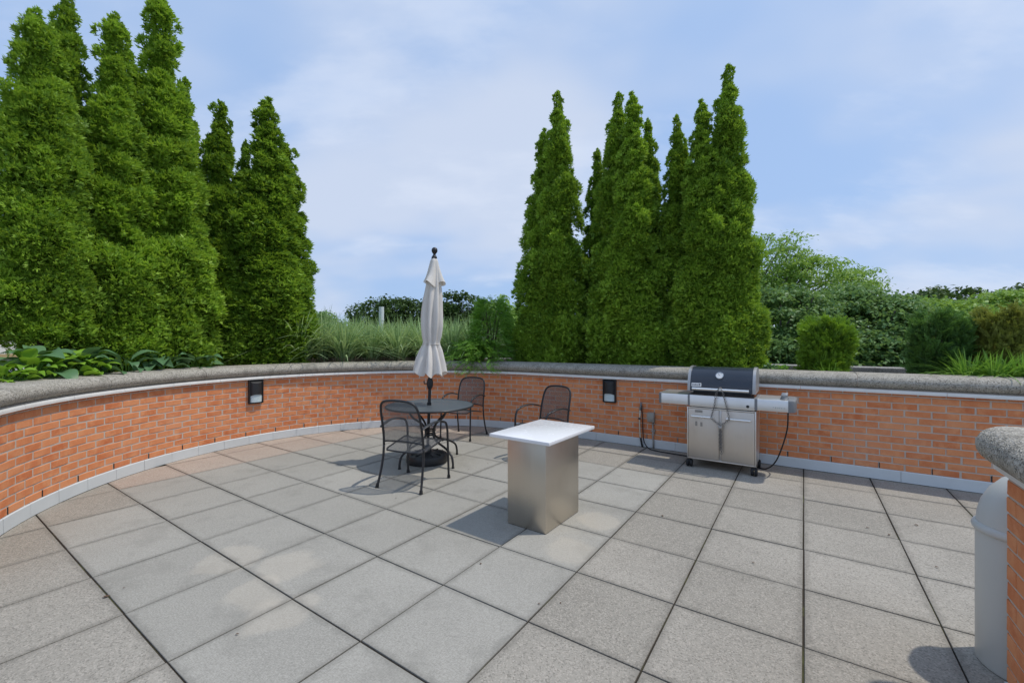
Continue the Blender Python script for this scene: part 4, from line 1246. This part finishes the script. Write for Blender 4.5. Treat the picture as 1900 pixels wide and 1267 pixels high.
    for i in range(nz - 1):
        for k in range(na):
            l = (k + 1) % na; cf.append((nb + i * na + k, nb + i * na + l, nb + (i + 1) * na + l, nb + (i + 1) * na + k))
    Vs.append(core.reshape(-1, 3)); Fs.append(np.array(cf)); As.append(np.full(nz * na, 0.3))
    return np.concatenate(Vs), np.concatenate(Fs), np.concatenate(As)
CROWNS = {}
for key, H_, R_0, n_, kn, pw in (("full", 5.0, 0.52, 52000, 0.0, 0.80), ("full2", 4.8, 0.50, 52000, 0.0, 0.72), ("knob", 5.0, 0.50, 50000, 0.085, 0.80), ("slim", 4.4, 0.32, 34000, 0.05, 0.52), ("slim2", 4.0, 0.34, 34000, 0.0, 0.62), ("blunt", 4.6, 0.55, 54000, 0.0, 0.55)):
    for matk in ("cedar", "cedard"): pass
    V, F, A = cedar_crown(H_, R_0, n_, len(CROWNS) + 300, kn, power=pw)
    CROWNS[key] = (npmesh("crown", V, F, MT["cedar"], A), H_, R_0)

def ray_planter(u, n):
    """plan position on the planter where picture column u meets the line n metres behind the brick face"""
    q = q_at_u(u, -n)
    return wp(q, -n, 0)[:2]
SOIL = 1.02
def cedar(u, vtop, wpx, n, label, seed, shape, shade=0.5, low=0.0):
    x, y = ray_planter(u, n)
    ztop = CAMH + (VC - vtop) / FPX * y
    H = ztop - SOIL - low; R = wpx / 2 * y / FPX * 0.92
    g = random.Random(seed)
    e = empty("cedar_tree", (x, y, SOIL)); tag(e, label, "tree", "columnar cedars in the planter")
    me, Hv, Rv = CROWNS[shape]
    o = link("crown", me, e)
    o.color = (shade, shade, shade, 1.0)
    o.location = (0, 0, low)
    o.scale = (R / Rv * g.choice((-1, 1)), R / Rv, H / Hv)
    o.rotation_euler = (0, 0, math.atan2(-y, -x) + math.pi / 2 + g.uniform(-0.55, 0.55))
    m = MB(); m.tube([(0, 0, -0.08), (0.01, 0, low + 0.4), (0, 0.01, H * 0.5), (0, 0, H * 0.8 + low)], [0.055, 0.05, 0.03, 0.006], 8); m.obj("trunk", MT["bark"], e, 180)
    return e
# left-hand clumps on the curve
cedar(72, 22, 160, 1.05, "broad cedar with a blunt rounded top beside the white building", 1, "blunt", 0.55, low=0.50)
cedar(114, -40, 132, 1.35, "tall cedar crowded close behind the blunt-topped cedar", 2, "full2", 0.45, low=0.36)
cedar(207, 28, 160, 1.00, "cedar with a thick fist-shaped tip, in front of the hostas", 3, "knob", 0.6)
cedar(246, 88, 110, 1.10, "shorter cedar squeezed between the fist-tipped and the knob-tipped cedars", 4, "full", 0.6)
cedar(297, -4, 172, 1.05, "tall cedar with a loose round knob of foliage at its very tip", 5, "knob", 0.6)
cedar(336, 138, 110, 1.30, "low narrow cedar leaning against the tall knob-tipped cedar", 6, "full2", 0.55)
cedar(401, 182, 80, 1.15, "slim dark cedar standing by itself between the two clumps over the curved wall", 7, "slim", 0.28)
cedar(454, 258, 62, 1.45, "thin cedar half hidden on the slim dark cedar's side of the broad cone", 8, "slim2", 0.28)
cedar(488, 182, 162, 1.10, "broad cone-shaped cedar next to the ornamental grasses", 9, "full", 0.35)
cedar(538, 266, 86, 1.30, "thin cedar on the grass side of the broad cone-shaped cedar", 10, "slim", 0.32)
# right-hand clumps behind the straight wall
cedar(1002, 240, 104, 1.05, "shorter twin cedar beside the drooping spruce shrub", 11, "full", 0.45)
cedar(1041, 164, 112, 1.00, "taller twin cedar with a pointed tip, near the drooping spruce shrub", 12, "full2", 0.48)
cedar(1110, 274, 70, 1.55, "low cedar tucked behind the middle clump, its narrow top showing", 13, "slim2", 0.35)
cedar(1141, 168, 112, 1.05, "cedar of the middle clump with a slim straight tip, away from the barbecue", 14, "full2", 0.48)
cedar(1183, 170, 124, 0.95, "cedar of the middle clump with a thick blunt tip, towards the barbecue", 15, "full", 0.55)
cedar(1204, 218, 72, 1.25, "small side cedar at the shoulder of the middle clump", 16, "slim2", 0.45)
cedar(1262, 210, 100, 1.20, "shortest of the three cedars directly behind the barbecue", 17, "full2", 0.38)
cedar(1311, 184, 122, 0.98, "middle-height cedar directly behind the barbecue's lid", 18, "full", 0.48)
cedar(1345, 116, 122, 1.15, "tallest cedar behind the barbecue, beside the trimmed yews", 19, "full2", 0.48)

# ------------------------------------------------------------------ broadleaf trees beyond the terrace
def ellipsoid_points(n, c, r, g, shell=0.55):
    d = unit(g.normal(size=(n, 3))); f = g.uniform(shell, 1.0, n) ** 0.6
    return np.array(c) + d * f[:, None] * np.array(r)
def broadleaf(name, label, base, lobes, mat, seed, nclump, per, leaf, csize, flat=0.45, bark="greybark", droop=0.25, aspect=0.55, trunk_r=0.22, limbs=26, group="trees beyond the terrace", cat="tree"):
    g = np.random.default_rng(seed)
    e = empty(name, base); tag(e, label, cat, group)
    B = np.array(base)
    w = np.array([l[1][0] * l[1][1] + l[1][2] ** 2 for l in lobes]); w = w / w.sum()
    C = np.concatenate([ellipsoid_points(max(3, int(nclump * wi)), np.array(c) - B, r, g) for wi, (c, r) in zip(w, lobes)])
    K = len(C); n = K * per
    ci = np.repeat(np.arange(K), per)
    sz = csize * g.uniform(0.6, 1.35, K)
    off = unit(g.normal(size=(n, 3))) * (g.random(n) ** 0.45)[:, None] * sz[ci][:, None]
    off[:, 2] *= flat
    off[:, 2] -= droop * (off[:, 0] ** 2 + off[:, 1] ** 2) / np.maximum(0.05, sz[ci])
    P = C[ci] + off
    N = unit(np.array([0, 0, 1.0]) + g.normal(size=(n, 3)) * 0.55)
    D = unit(np.cross(N, unit(g.normal(size=(n, 3))))); D[:, 2] -= 0.25; D = unit(D)
    S = unit(np.cross(N, D))
    L = leaf * g.uniform(0.65, 1.25, n); W = L * aspect * g.uniform(0.8, 1.2, n)
    V, F = rhombi(P, D, S, L, W, np.stack([np.zeros(n), np.zeros(n), -L * 0.18], 1))
    ct = np.clip(g.normal(0.5, 0.32, K), 0, 1)
    A = np.repeat(np.clip(ct[ci] + g.normal(0, 0.14, n), 0, 1), 4)
    link("crown", npmesh("crown", V, F, MT[mat], A), e)
    m = MB()
    cz = np.mean([c[2] for c, r in lobes]) - B[2]; lowest = min(c[2] - r[2] for c, r in lobes) - B[2]
    cx, cy = np.mean([c[0] for c, r in lobes]) - B[0], np.mean([c[1] for c, r in lobes]) - B[1]
    top = np.array([cx * 0.8, cy * 0.8, cz])
    k1 = np.array([cx * 0.2, cy * 0.2, max(1.0, lowest * 0.8)])
    m.tube([(0, 0, -0.1), tuple(k1), tuple((k1 + top) / 2 + g.normal(0, 0.1, 3)), tuple(top)], [trunk_r, trunk_r * 0.8, trunk_r * 0.55, trunk_r * 0.2], 8)
    m.obj("trunk", MT[bark], e, 180)
    m = MB()
    for k in g.choice(K, min(limbs, K), replace=False):
        f = g.uniform(0.0, 0.9); a = k1 + (top - k1) * f; b = C[k]
        mid = (a + b) / 2 + np.array([0, 0, 0.15 * np.linalg.norm(b - a) * g.uniform(-0.3, 1.0)]) + g.normal(0, 0.12, 3)
        pts = bez([tuple(a), tuple(mid), tuple(b)], 4); r0 = trunk_r * 0.32 * (1 - 0.5 * f)
        m.tube(pts, list(np.linspace(r0, 0.015, len(pts))), 5, caps=False)
    m.obj("limbs", MT[bark], e, 180)
    return e
def at(u, v, y): return ((u - UC) / FPX * y, y, CAMH + (VC - v) / FPX * y)
# tall airy locust
y = 17.0
def L_(u, v, y, ru, rv, rd=None):
    k = y / FPX; return (at(u, v, y), (ru * k, rd if rd else ru * k, rv * k))
broadleaf("locust_tree", "tall airy pale green locust tree rising behind the trimmed yews", (8.5, 19.5, -9), [L_(1430, 500, 17, 75, 68), L_(1500, 530, 16.4, 70, 55), L_(1565, 540, 17, 55, 45), L_(1400, 570, 17, 80, 60), L_(1590, 520, 17.4, 28, 22)], "locust", 31, 330, 60, 0.16, 0.62, 0.30, droop=0.3, aspect=0.45, trunk_r=0.3, limbs=60)
# dense maples just over the parapet
broadleaf("maple_tree", "dense blue-green maple just over the parapet between the barbecue's cedar and the first yew", (5.4, 10.4, -9), [L_(1440, 600, 10.2, 90, 70, 1.1), L_(1500, 660, 9.6, 100, 60, 1.0), L_(1400, 660, 9.8, 70, 60, 1.0)], "maple", 32, 260, 120, 0.105, 0.36, 0.40, limbs=40)
broadleaf("maple_tree", "dense blue-green maple just over the parapet between the first and second yews", (7.9, 10.0, -9), [L_(1610, 600, 10.0, 80, 60, 1.1), L_(1650, 660, 9.2, 95, 60, 1.0), L_(1580, 570, 10.4, 45, 40, .8)], "maple", 33, 260, 120, 0.105, 0.36, 0.40, limbs=40)
broadleaf("sumac_tree", "bright green feathery tree behind the second yew", (9.7, 10.6, -9), [L_(1750, 600, 10.6, 75, 45, 1.1), L_(1820, 610, 10.2, 80, 50, 1.1), L_(1690, 590, 11.0, 50, 40, .9), L_(1790, 660, 10, 110, 50, 1)], "locust", 34, 250, 100, 0.13, 0.40, 0.35, aspect=0.4, limbs=40)
broadleaf("sumac_tree", "bright green feathery tree behind the bronze-tinged yew", (11.9, 10.2, -9), [L_(1880, 590, 10.4, 80, 50, 1.1), L_(1930, 640, 10, 90, 70, 1.2), L_(1990, 600, 10, 90, 70, 1.2)], "locust", 35, 230, 100, 0.13, 0.40, 0.35, aspect=0.4, limbs=40)
broadleaf("oak_tree", "dark green tree far behind, topping the bright feathery trees", (24.0, 24, -9), [L_(1780, 565, 24, 75, 35), L_(1720, 580, 23, 60, 40), L_(1850, 590, 24, 70, 40), L_(1780, 620, 23, 110, 50)], "oak", 36, 240, 60, 0.26, 0.75, 0.5)
broadleaf("oak_tree", "dark green tree far behind the bronze-tinged yew with a spiky top", (29.0, 24, -9), [L_(1900, 570, 24, 60, 45), L_(1980, 570, 24, 80, 60), L_(1930, 630, 24, 110, 60)], "oak", 37, 220, 60, 0.26, 0.75, 0.5)
# dark round oaks beyond the grasses
broadleaf("oak_tree", "dark round-topped oak beyond the grasses, in line with the grey metal post", (-8.4, 31, -9), [L_(690, 585, 31, 42, 32), L_(735, 580, 30, 40, 28), L_(712, 625, 30, 75, 38)], "oak", 38, 170, 60, 0.26, 0.58, 0.6)
broadleaf("oak_tree", "dark round-topped oak beyond the grasses, directly behind the closed umbrella", (-5.2, 31, -9), [L_(775, 580, 31, 42, 32), L_(815, 585, 30, 36, 30), L_(800, 625, 30, 60, 38)], "oak", 39, 170, 60, 0.26, 0.58, 0.6)
broadleaf("oak_tree", "open-topped oak beyond the grasses, between the umbrella and the spruce shrub", (-3.3, 30, -9), [L_(862, 578, 30, 38, 36), L_(838, 562, 30, 22, 18), L_(880, 615, 30, 55, 42)], "oak", 40, 120, 60, 0.26, 0.55, 0.6)
broadleaf("linden_tree", "pale green treetop just showing behind the drooping spruce shrub", (-0.2, 18, -9), [L_(930, 590, 18, 45, 42), L_(960, 620, 18, 60, 45)], "locust", 41, 120, 70, 0.17, 0.5, 0.5)
broadleaf("willow_tree", "small grey-green treetop showing above the grasses beside the cone-shaped cedar", (-8.0, 17.5, -9), [L_(585, 600, 17.5, 32, 30), L_(610, 628, 17.5, 60, 30)], "maple", 42, 110, 70, 0.16, 0.45, 0.5)
# far wooded horizon
g2 = np.random.default_rng(77); n = 42000
az = g2.uniform(-math.pi * 0.5, math.pi * 0.5, n); rad = g2.uniform(150, 260, n)
hump = -1.5 + 2.2 * np.sin(az * 23) * np.sin(az * 9.1 + 1) + 1.6 * np.sin(az * 57 + 2)
P = np.stack([np.sin(az) * rad, np.cos(az) * rad, -9 + (hump + 9) * g2.random(n) ** 0.5], 1)
N = unit(np.array([0, -0.5, 0.7]) + g2.normal(size=(n, 3)) * 0.6); D = unit(np.cross(N, g2.normal(size=(n, 3)))); Sd = unit(np.cross(N, D))
Lf = g2.uniform(1.4, 3.0, n)
V, F = rhombi(P, D, Sd, Lf, Lf * 0.8)
o = link("distant_wood", npmesh("distant_wood", V, F, MT["oak"], np.repeat(g2.random(n), 4)))
tag(o, "low wooded horizon far beyond the terrace", "woodland", kind="stuff")

# ------------------------------------------------------------------ shrubs
def needle_shrub(name, label, loc, R, H, mat, seed, nshoot, vase=0.5, group=None, shootL=(0.10, 0.20), stem="bark", needle=0.024, drape=None):
    g = np.random.default_rng(seed)
    e = empty(name, loc); tag(e, label, "shrub", group)
    # shoots: ascending twigs set with needles both sides
    f = g.random(nshoot); th = g.random(nshoot) * 2 * np.pi
    hh = g.random(nshoot)
    if drape is None:
        rad = R * (vase + (1 - vase) * np.sin(np.clip(hh, 0, 1) * math.pi * 0.62 + 0.35)) * (0.35 + 0.65 * f ** 0.5) * (1 + 0.18 * np.sin(3 * th + 5 * hh))
        O = np.stack([rad * np.cos(th), rad * np.sin(th), hh * H * (0.92 + 0.08 * np.cos(3 * th))], 1)
        D = unit(np.stack([np.cos(th) * 0.5, np.sin(th) * 0.5, np.full(nshoot, 0.8)], 1) + g.normal(size=(nshoot, 3)) * 0.35)
    else: O, D = drape(g, nshoot)
    Lq = g.uniform(*shootL, nshoot); k = 9
    sidev = unit(np.cross(D, g.normal(size=(nshoot, 3)))); nrm = np.cross(D, sidev)
    tint = np.clip(0.42 + 0.30 * np.sin(O[:, 0] * 17 + seed) * np.sin(O[:, 2] * 15 + O[:, 1] * 13) + g.normal(0, 0.18, nshoot), 0, 1)
    Vs, Fs, As, nb = [], [], [], 0
    for i in range(k):
        ff = i / (k - 1); base = O + D * (Lq * ff)[:, None] + nrm * (0.02 * ff * ff)
        for sgn in (-1, 1):
            d = unit(sidev * sgn * 0.9 + D * 0.75 + nrm * g.normal(0, 0.35, nshoot)[:, None])
            V, F = rhombi(base, d, unit(np.cross(d, nrm)), needle * g.uniform(0.8, 1.2, nshoot) * (1.1 - 0.45 * ff), np.full(nshoot, 0.012))
            Vs.append(V); Fs.append(F + nb); nb += len(V); As.append(np.repeat(np.clip(tint + 0.35 * (ff - 0.5), 0, 1), 4))
    link("foliage", npmesh("foliage", np.concatenate(Vs), np.concatenate(Fs), MT[mat], np.concatenate(As)), e)
    m = MB()
    for kx in range(9):
        t = g.random() * 6.28; r = R * g.uniform(0.25, 0.75)
        m.tube(bez([(0.03 * math.cos(t), 0.03 * math.sin(t), -0.08), (r * 0.45 * math.cos(t), r * 0.45 * math.sin(t), H * 0.35), (r * math.cos(t + .3), r * math.sin(t + .3), H * 0.88)], 4), [0.022] * 4 + [0.014] * 4 + [0.006], 6)
    m.obj("stems", MT[stem], e, 180)
    return e
def shrub_at(u, vtop, wpx, n):
    x, y = ray_planter(u, n); return (x, y, SOIL), wpx / 2 * y / FPX, CAMH + (VC - vtop) / FPX * y - SOIL
loc, R, H = shrub_at(1531, 588, 100, 0.95); needle_shrub("yew_shrub", "bushy trimmed yew with bright green tips, next to the barbecue's end of the planter", loc, R * 0.72, H * 0.93, "yew", 51, 3600, 0.8, "trimmed yews in the planter", shootL=(0.05, 0.11), needle=0.030)
loc, R, H = shrub_at(1741, 574, 104, 0.95); needle_shrub("yew_shrub", "dark bluish trimmed yew with open bare stems between the two other yews", loc, R * 0.70, H * 0.93, "yewd", 52, 2600, 0.75, "trimmed yews in the planter", shootL=(0.05, 0.12), needle=0.030)
loc, R, H = shrub_at(1862, 566, 104, 1.0); needle_shrub("yew_shrub", "bronze-tinged upright yew rising behind the day lilies", loc, R * 0.74, H * 0.93, "yewb", 53, 3200, 0.8, "trimmed yews in the planter", shootL=(0.05, 0.12), needle=0.026)
# drooping spruce spilling over the coping
sx, sy = ray_planter(912, 0.52)
toward = np.array([-0.25, -0.97])
def drape(g, n):
    k = n // 3
    # upright mound behind
    th = g.random(n - k) * 2 * np.pi; hh = g.random(n - k) ** 0.8
    r = 0.42 * np.sqrt(1 - (hh * 0.92) ** 2) * (0.5 + 0.5 * g.random(n - k) ** 0.5)
    O1 = np.stack([r * np.cos(th), r * np.sin(th), hh * 1.30], 1)
    D1 = unit(np.stack([np.cos(th), np.sin(th), np.full(n - k, -0.15)], 1) + g.normal(size=(n - k, 3)) * 0.35)
    # branches flung forward over the coping
    nb_ = 16; ang = g.normal(0, 0.55, nb_); ln = g.uniform(0.45, 0.88, nb_)
    b = g.integers(0, nb_, k); f = g.random(k)
    base = math.atan2(toward[1], toward[0])
    dx, dy = np.cos(base + ang[b]), np.sin(base + ang[b])
    rr = ln[b] * f
    O2 = np.stack([dx * rr - 0.16, dy * rr, 0.42 * np.sin(f * 2.2) + 0.20 - 0.56 * f ** 2.5 + g.normal(0, 0.03, k)], 1)
    O2[:, :2] += g.normal(0, 0.04, (k, 2))
    D2 = unit(np.stack([dx + g.normal(0, 0.5, k), dy + g.normal(0, 0.5, k), 0.25 - 0.75 * f + g.normal(0, 0.2, k)], 1))
    return np.concatenate([O1, O2]), np.concatenate([D1, D2])
needle_shrub("spruce_shrub", "drooping green spruce shrub spilling over the coping beside the twin cedars", (sx, sy, SOIL), 0.42, 1.2, "spruce", 54, 3000, drape=drape, shootL=(0.09, 0.17), needle=0.026)

# ------------------------------------------------------------------ grasses
def blades(g, n, Lr, spread, wid, arch=1.0, segs=6):
    th = g.random(n) * 2 * np.pi; r0 = g.random(n) ** 0.6 * 0.10
    L = g.uniform(*Lr, n); out = np.abs(g.normal(0, spread, n)) + 0.08
    rad = np.stack([np.cos(th), np.sin(th)], 1)
    pts = []
    for i in range(segs + 1):
        f = i / segs
        h = L * (f - arch * out * 0.55 * f ** 2.6); x = L * out * (0.35 * f + 0.85 * f ** 2.2)
        p = np.concatenate([rad * (r0 + x)[:, None], h[:, None]], 1); pts.append(p)
    tw = unit(np.concatenate([np.stack([-rad[:, 1], rad[:, 0]], 1) + g.normal(0, 0.35, (n, 2)), g.normal(0, 0.2, (n, 1))], 1))
    V = np.zeros((n, segs + 1, 2, 3)); 
    for i in range(segs + 1):
        f = i / segs; w = wid * (0.6 + 0.4 * min(1, f * 4)) * (1 - f ** 3) + 0.0012
        V[:, i, 0] = pts[i] - tw * w / 2; V[:, i, 1] = pts[i] + tw * w / 2
    base = (np.arange(n) * (segs + 1) * 2)[:, None]
    F = np.concatenate([base + np.array([2 * i, 2 * i + 1, 2 * i + 3, 2 * i + 2])[None] for i in range(segs)])
    A = np.repeat(np.clip(g.normal(0.5, 0.38, n), 0, 1), (segs + 1) * 2)
    return V.reshape(-1, 3), F, A
def grass(name, label, loc, n, Lr, spread, wid, mat, seed, group, stubble=True, arch=1.0):
    g = np.random.default_rng(seed)
    e = empty(name, loc); tag(e, label, "grass", group)
    V, F, A = blades(g, n, Lr, spread, wid, arch)
    link("blades", npmesh("blades", V, F, MT[mat], A), e)
    if stubble:
        m = MB()
        for k in range(150):
            a = g.random() * 6.28; r = 0.26 * g.random() ** 0.5; h = g.uniform(0.14, 0.22)
            x, y = r * math.cos(a), r * math.sin(a); dx, dy = g.normal(0, 0.015, 2)
            m.tube([(x, y, -0.05), (x + dx, y + dy, h)], 0.0045, 4)
        m.obj("cut_stubble", MT["reed"], e)
gl = ["arching ornamental grass clump touching the cone-shaped cedar", "ornamental grass clump second from the cone-shaped cedar", "ornamental grass clump third from the cone-shaped cedar", "ornamental grass clump below the grey metal post",
      "ornamental grass clump beside the umbrella on the metal post's side", "ornamental grass clump directly behind the closed umbrella", "ornamental grass clump between the umbrella and the spruce shrub", "ornamental grass clump touching the spruce shrub"]
for k, (u, n_, hh) in enumerate([(556, 0.80, 1.10), (598, 1.05, 1.12), (640, 0.75, 1.0), (690, 0.85, 0.98), (738, 0.75, 1.0), (786, 1.0, 1.02), (838, 0.85, 1.0), (878, 1.05, 1.05)]):
    x, y = ray_planter(u, n_)
    grass("ornamental_grass", gl[k], (x, y, SOIL), 270, (hh * 0.65, hh * 1.18), 0.50, 0.024, "grass", 60 + k, "ornamental grass clumps in the planter")
for k, (u, n_) in enumerate([(570, 1.5), (615, 1.6), (662, 1.5), (715, 1.55), (765, 1.5), (815, 1.6), (858, 1.5)]):
    x, y = ray_planter(u, n_)
    grass("ornamental_grass", "taller ornamental grass clump in the rear row along the parapet", (x, y, SOIL), 240, (0.8, 1.20), 0.44, 0.024, "grass", 80 + k, "rear row of ornamental grasses", stubble=False)
for k, (u, n_, lab) in enumerate([(1795, 0.55, "day lily clump below the dark bluish yew"), (1845, 0.50, "day lily clump below the bronze-tinged yew"), (1900, 0.55, "day lily clump beyond the bronze-tinged yew"), (1955, 0.5, "day lily clump farthest along the planter from the barbecue")]):
    x, y = ray_planter(u, n_)
    grass("day_lily", lab, (x, y, SOIL), 150, (0.28, 0.50), 0.55, 0.016, "lily", 95 + k, "day lilies in the planter", stubble=False, arch=1.2)
x, y = ray_planter(1536, 0.6); grass("sedge_tuft", "small sedge tuft at the foot of the bright-tipped yew", (x, y, SOIL), 70, (0.15, 0.28), 0.6, 0.010, "lily", 101, None, stubble=False)

# ------------------------------------------------------------------ large-leaved plants
def leaf_mesh(name, mat, L, W, curl, heart=0.0, fold=0.18, tint=0.5):
    P = []; nu, nv = 9, 6
    for i in range(nu + 1):
        f = i / nu; row = []
        w = W * (math.sin(math.pi * min(1, f ** 0.72)) ** 0.85) * 0.5 if 0 < f < 1 else 0.0
        if heart and f < 0.25: w = max(w, W * 0.5 * heart * (f / 0.25) ** 0.4)
        y = L * f
        for j in range(nv + 1):
            a = j / nv * 2 - 1
            z = curl * math.sin(f * 2.2) * L - curl * 1.3 * f * f * L + fold * abs(a) * w * 1.4 + 0.03 * w * math.sin(14 * f) * abs(a)
            row.append((a * w, y - 0.10 * L * heart * abs(a) * (1 - f), z))
        P.append(row)
    m = MB(); m.grid(P); me = m.mesh(name, MT[mat], 180)
    at_ = me.attributes.new("tint", 'FLOAT', 'POINT'); at_.data.foreach_set("value", [tint] * len(me.vertices))
    return me
HOSTA = [leaf_mesh("leaf", "hosta", L, W, c, 0.5, 0.22, t) for L, W, c, t in ((0.25, 0.16, 0.30, 0.4), (0.28, 0.17, 0.22, 0.7), (0.21, 0.14, 0.35, 0.2), (0.27, 0.15, 0.18, 0.9))]
LIME = [leaf_mesh("leaf", "lime", L, W, c, 0.8, 0.16, t) for L, W, c, t in ((0.135, 0.11, 0.25, 0.4), (0.155, 0.12, 0.15, 0.8), (0.12, 0.10, 0.35, 0.2))]
def leafy(name, label, loc, R, H, meshes, nleaf, seed, group, cat="plant", up=0.3):
    g = np.random.default_rng(seed)
    e = empty(name, loc, g.random() * 6.28); tag(e, label, cat, group)
    m = MB()
    for k in range(nleaf):
        th = 2.4 * k + g.normal(0, 0.25); f = (k + 0.5) / nleaf
        r = R * (0.15 + 0.75 * f) * g.uniform(0.85, 1.1); z = H * (1.0 - 0.55 * f * f) * g.uniform(0.85, 1.1)
        pitch = up * (1 - f) * 1.6 - 0.15 + g.normal(0, 0.18)
        M4 = Matrix.Translation((r * math.cos(th), r * math.sin(th), z)) @ Matrix.Rotation(th - math.pi / 2 + g.normal(0, 0.3), 4, 'Z') @ Matrix.Rotation(pitch, 4, 'X') @ Matrix.Rotation(g.normal(0, 0.25), 4, 'Y') @ Matrix.Scale(g.uniform(0.8, 1.15), 4)
        link("leaf", meshes[int(g.integers(len(meshes)))], e, M4)
        m.tube(bez([(0.02 * math.cos(th), 0.02 * math.sin(th), -0.04), (r * 0.5 * math.cos(th), r * 0.5 * math.sin(th), z * 0.7), (r * math.cos(th), r * math.sin(th), z)], 3), 0.005, 5)
    m.obj("stalks", MT["lily"], e, 180)
    for c in e.children:
        if c.name.startswith("stalks"):
            a_ = c.data.attributes.new("tint", 'FLOAT', 'POINT')
for k, (u, n_, lab, hh) in enumerate([(70, 0.50, "large grey-green hosta behind the lime leaves, under the blunt-topped cedar", 0.30), (155, 0.46, "large grey-green hosta between the lime leaves and the fist-tipped cedar", 0.24), (232, 0.44, "large grey-green hosta under the squeezed cedar, next to the lime leaves' end", 0.20), (300, 0.44, "large grey-green hosta under the knob-tipped cedar", 0.19), (362, 0.46, "large grey-green hosta at the end of the row, nearest the slim dark cedar", 0.21)]):
    x, y = ray_planter(u, n_); leafy("hosta_plant", lab, (x, y, SOIL), 0.27, hh + 0.06, HOSTA, 15, 200 + k, "hostas along the coping")
for k, (u, n_, lab) in enumerate([(60, 0.40, "lime-green heart-leaved plant on the white building's side of its patch"), (110, 0.38, "lime-green heart-leaved plant in the middle of its patch"), (160, 0.38, "lime-green heart-leaved plant on the side nearest the wall light"), (0, 0.42, "lime-green heart-leaved plant low on the coping beside the white building")]):
    x, y = ray_planter(u, n_); leafy("lime_leaf_plant", lab, (x, y, SOIL), 0.24, 0.31 if u > 0 else 0.20, LIME, 34, 220 + k, "lime-leaved plants along the coping", up=0.5)
for k, (u, n_, lab) in enumerate([(1452, 0.55, "low round green sedum just beyond the barbecue's lid"), (1432, 0.8, "low grey-green sedum behind the round sedum near the barbecue")]):
    x, y = ray_planter(u, n_); leafy("sedum_plant", lab, (x, y, SOIL), 0.13, 0.15, [leaf_mesh("leaf", "lily" if k == 0 else "hosta", 0.06, 0.045, 0.1, 0.2)], 40, 240 + k, "sedums in the planter", up=0.6)

# ------------------------------------------------------------------ grey post, white building, litter
x, y = ray_planter(708, 1.75)
pe = empty("metal_post", (x, y, SOIL)); tag(pe, "plain grey metal post standing up out of the ornamental grasses", "post")
zt = CAMH + (VC - 570) / FPX * y - SOIL
m = MB(); m.lathe([(0.052, -0.1), (0.052, zt - 0.01), (0.050, zt), (0.0, zt + 0.002)], 20); m.obj("post_body", MT["flash"], pe, 50)
m = MB(); m.lathe([(0.0522, zt - 0.30), (0.056, zt - 0.298), (0.056, zt - 0.275), (0.0522, zt - 0.273)], 20, cap=False); m.obj("band", MT["flash"], pe, 50)
wb = empty("white_building", (-11.0, 8.6, -9)); tag(wb, "white stuccoed building wall with a tan base band, glimpsed under the blunt-topped cedar", "building")
m = MB(); m.box((-2.6, 2.2, 5.65), (5.4, 5.0, 9.2)); m.obj("wall", MT["stucco"], wb)
m = MB(); m.box((-2.6, 2.2, 10.20), (5.6, 5.2, 0.10)); m.obj("tan_band", MT["sand"], wb)
m = MB(); m.box((-2.6, 2.2, 11.5), (5.3, 4.9, 2.5)); m.obj("upper_wall", MT["stucco"], wb)
m = MB(); m.box((-2.6, 2.2, 12.83), (5.7, 5.3, 0.16)); m.obj("roof_edge", MT["deck"], wb)
for k in range(2):
    m = MB(); m.box((-3.9 + 2.4 * k, -0.262, 11.6), (1.1, 0.03, 1.2)); w_ = m.obj("window", MT["greyp"], wb)
    m = MB(); m.box((-3.9 + 2.4 * k, -0.285, 11.6), (1.0, 0.02, 1.1)); m.obj("pane", MT["lid"], w_)

lit = [((197, 1108), 0.035), ((1229, 958), 0.028), ((1700, 975), 0.03), ((1610, 980), 0.022), ((1650, 993), 0.026), ((440, 1178), 0.016), ((892, 1047), 0.02), ((735, 925), 0.018), ((780, 965), 0.02), ((1398, 1045), 0.02), ((1738, 1053), 0.02), ((870, 872), 0.018), ((1040, 1120), 0.014), ((1000, 1122), 0.014), ((230, 1092), 0.012), ((905, 861), 0.016)]
for k, ((u, v), L) in enumerate(lit):
    Yg = CAMH * FPX / (v - VC); Xg = (u - UC) / FPX * Yg
    m = MB(); P = []
    for i in range(5):
        f = i / 4; w = L * 0.32 * math.sin(math.pi * f) if 0 < f < 1 else 0.0004
        P.append([((f - 0.5) * L, a * w, 0.0035 + 0.002 * abs(a) + 0.003 * math.sin(f * 3.1)) for a in (-1, 0, 1)])
    m.grid(P); o = m.obj("dry_leaf", MT["dryleaf"], None, 180); o.location = (Xg, Yg, 0.0); o.rotation_euler = (0, 0, random.random() * 6.28)
    tag(o, "curled purple-brown leaf lying in the joint beside the broomed pavers" if k == 0 else "tiny dry brown leaf scrap lying on the paving", "leaf", "leaf scraps on the paving")
